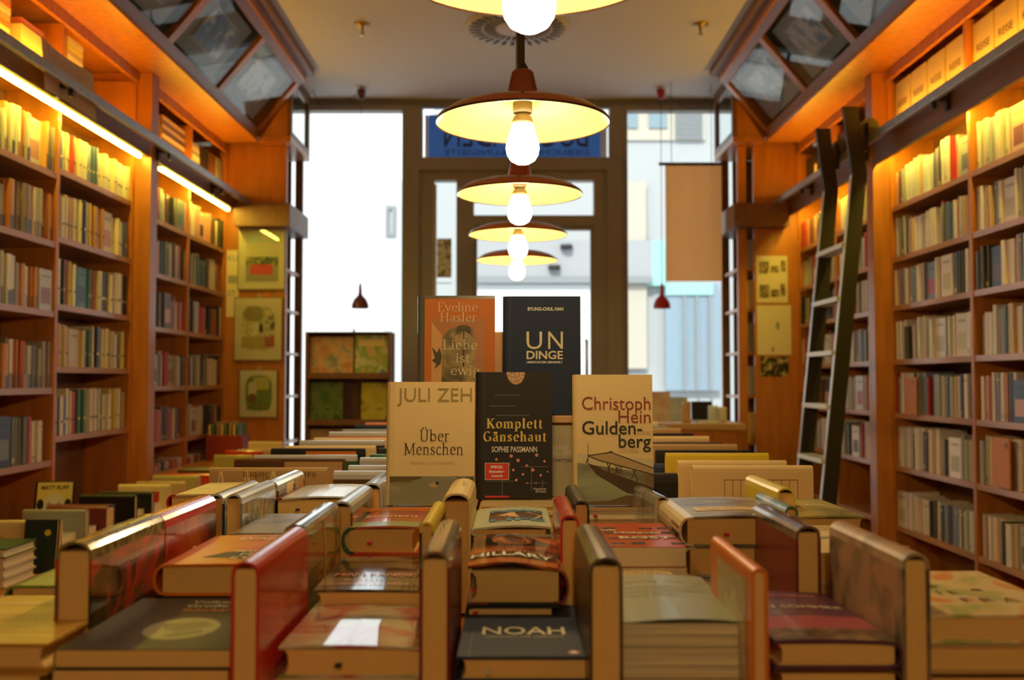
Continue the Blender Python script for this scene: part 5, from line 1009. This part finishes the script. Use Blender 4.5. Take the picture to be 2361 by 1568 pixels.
hung('pinned_sheet', 1748, 1820, 588, 697, None, 'cream sheet with two rows of dark engravings pinned on the orange panel, topmost', sep, depth=.002, cat='sheet', group='sheets pinned on the ladder side panel')
hung('pinned_sheet', 1748, 1827, 703, 818, None, 'cream sheet with a single small ink sketch pinned on the orange panel', [('e', .55, .66, .50, .66, gry), ('e', .42, .50, .05, .16, gry)], depth=.002, cat='sheet', group='sheets pinned on the ladder side panel')
hung('pinned_sheet', 1755, 1820, 822, 868, None, 'small dark photograph pinned lowest on the orange panel', [('r', 0, 1, 0, 1, art('dark_photo', [(.02, .02, .01), (.06, .04, .02), (.5, .38, .18)], 25, pos=[.4, .5, .62]))], depth=.002, cat='sheet', group='sheets pinned on the ladder side panel')
# goods on the corner shelves
for s in (-1, 1):
    sd = 'beside the framed cartoons' if s < 0 else 'beside the pinned sheets'
    for k, z in enumerate((.78, .50, .20, -.10, -.42)):
        for q in range(3):
            y = 7.05+.03*q+.01; c = [silver, black, creamc, wine, grey, navy][(k*2+q) % 6]
            if s < 0 and q: continue
            b = MB(); b.box(s*1.60, s*1.72, y+.002, y+.028, z+.0006, z+.20-.02*(q % 2), c)
            tag(b.build('book'), 'book on the corner shelf %s, %s board, %s' % (sd, ROWN[k], ['front one', 'middle one', 'rear one'][q]), 'book', 'books on the corner shelves')
# children's rack before the left window
o = empty('book_rack', (-1.13, 7.1, FZ), 'dark wooden rack of picture books before the bright window', 'rack')
rx0, rx1 = (703-1180.5)/2350*7.0, (901-1180.5)/2350*7.0
one('side', rx0, rx0+.02, 7.0, 7.25, FZ, .33, m=WOODD, parent=o); one('side', rx1-.02, rx1, 7.0, 7.25, FZ, .33, m=WOODD, parent=o); one('back', rx0+.02, rx1-.02, 7.22, 7.24, FZ, .335, m=WOODD, parent=o)
for z in (.035, -.285, -.60, -.92):
    one('shelf', rx0+.02, rx1-.02, 7.0, 7.22, z-.018, z, m=WOODD, parent=o); one('lip', rx0+.02, rx1-.02, 6.99, 7.0, z-.02, z+.02, m=WOODD, parent=o)
b = MB(); b.lathe([(0, 0), (.012, 0), (.006, .02), (.007, .03), (0, .036)], (-1.11, 7.15, .336), DARK, 12); b.build('finial', o)
one('top', rx0, rx1, 7.0, 7.25, .33, .337, m=WOODD, parent=o)
for x0_, x1_, z, h, cols, lb in ((-1.40, -1.10, .04, .262, [(.55, .24, .12), (.70, .42, .25), (.35, .30, .25)], 'peach picture book with a round figure, upper rack shelf'), (-1.085, -.86, .04, .275, [(.65, .45, .25), (.20, .40, .08), (.75, .65, .45), (.10, .25, .35)], 'green and cream picture book, upper rack shelf'),
                                 (-1.40, -1.17, -.28, .27, [(.05, .12, .03), (.14, .20, .06), (.03, .05, .02)], 'dark green picture book, lower rack shelf'), (-1.04, -.86, -.28, .265, [(.50, .42, .04), (.62, .52, .06), (.20, .12, .04)], 'yellow picture book, lower rack shelf'),
                                 (-1.40, -1.17, -.595, .26, [(.6, .4, .2), (.4, .2, .1)], 'tan picture book, third rack shelf down'), (-1.15, -.88, -.595, .25, [(.2, .2, .2), (.5, .4, .3)], 'grey picture book, third rack shelf down')):
    book('picture_book', stand_M(x0_, 7.06, z+.001, 5), x1_-x0_, h, .012, art('pb_' + lb[:6].replace(' ', '_') + str(int(abs(z*100))), cols, 9, .4), lb, group='picture books on the rack', decals=[('front', 'ell', (x1_-x0_)*.52, h*.35, .055, .055, art('pb_round', [(.5, .48, .4), (.2, .15, .12)], 14))] if 'round' in lb else [('front', 'rect', .02, h*.72, (x1_-x0_)*.8, h*.18, creamc)] if 'upper' in lb else ())
# window ledge on the ladder side with small goods
o = empty('window_table', (1.15, 6.9, FZ), 'small wooden display table by the window on the ladder side', 'table')
b = MB(); b.box(.66, 1.50, 6.55, 7.30, -.315, -.275, BEECH); b.build('tabletop', o, bevel=.003)
for x in (.72, 1.44):
    for y in (6.6, 7.24): one('leg', x-.025, x+.025, y-.025, y+.025, FZ, -.315, m=WOOD, parent=o)
one('drawer_front', .72, 1.44, 6.56, 6.58, -.42, -.316, m=WOOD, parent=o)
zt = -.2745
for x0_, y_, w__, h, t, c, lb in ((.96, 7.05, .13, .20, .02, art('pinkish', [(.6, .4, .35), (.7, .6, .5)], 12), 'pinkish picture book standing on the window table'), (1.10, 7.12, .12, .16, .02, art('blueish', [(.4, .5, .55), (.6, .6, .55)], 12), 'pale blue book standing on the window table'), (1.26, 7.15, .14, .13, .02, black, 'black book standing on the window table'), (.74, 7.10, .17, .15, .015, art('pastel', [(.7, .5, .4), (.6, .6, .6)], 12), 'pastel card standing at the table end by the door')):
    book('book', stand_M(x0_, y_, zt, 4), w__, h, t, c, lb)
for x, y, r, h, m_, lb in ((1.14, 6.68, .03, .14, BEECH, 'wooden pen cup on the window table'), (1.33, 6.75, .035, .11, mat('jar_glass', (.6, .62, .58), .1), 'glassy jar on the window table'), (1.41, 6.85, .03, .10, CER, 'small white pot on the window table')):
    b = MB(); b.lathe([(0, 0), (r*.9, 0), (r, .01), (r, h*.8), (r*.92, h), (r*.85, h), (r*.85, .015), (0, .015)], (x, y, zt+.0002), m_, 24); tag(b.build('pot'), lb, 'pot')
for q in range(3):
    b = MB(); b.box(1.20, 1.36-.01*q, 6.58, 6.70, zt+.006*q+.0003, zt+.006*q+.006, white); tag(b.build('booklet'), 'white booklet lying on the window table, %s' % ['lowest', 'middle', 'topmost'][q], 'booklet', 'booklets on the window table')
# things at the far end of the wall ledge
b = MB()
x0_, x1_ = -1.93, -1.70
b = MB(); b.box(x0_, x1_, 6.45, 6.65, -.50, -.345, mat('box_red', (.32, .035, .015), .5)); bx = b.build('crate', bevel=.003); tag(bx, 'dark red box full of small cards near the framed cartoons', 'box')
for q in range(8): one('card', x0_+.012+.026*q, x0_+.024+.026*q, 6.46, 6.64, -.345, -.28+.01*(q % 3), m=[creamc, grn, tanc][q % 3], parent=bx)
o = empty('low_shelf', (-1.72, 6.1, FZ), 'low wooden counter below the framed cartoons', 'counter')
b = MB(); b.box(-1.965, -1.38, 5.50, 6.95, -.535, -.505, WOOD); b.build('counter_top', o, bevel=.003); one('counter_front', -1.42, -1.40, 5.52, 6.93, FZ, -.535, m=WOOD, parent=o)
for y_, h, c, lb in ((5.58, .10, cv('ochre', (.45, .38, .12)), 'ochre book standing on the low counter, nearest the pillar'), (5.8, .11, red, 'red book standing on the low counter'), (6.05, .10, tanc, 'tan book standing on the low counter'), (6.3, .13, creamc, 'cream book standing on the low counter beside the red box')):
    book('book', ridge_C(-1.62, y_, -.5045+h-.006), h-.006, .21, .022, c, lb)
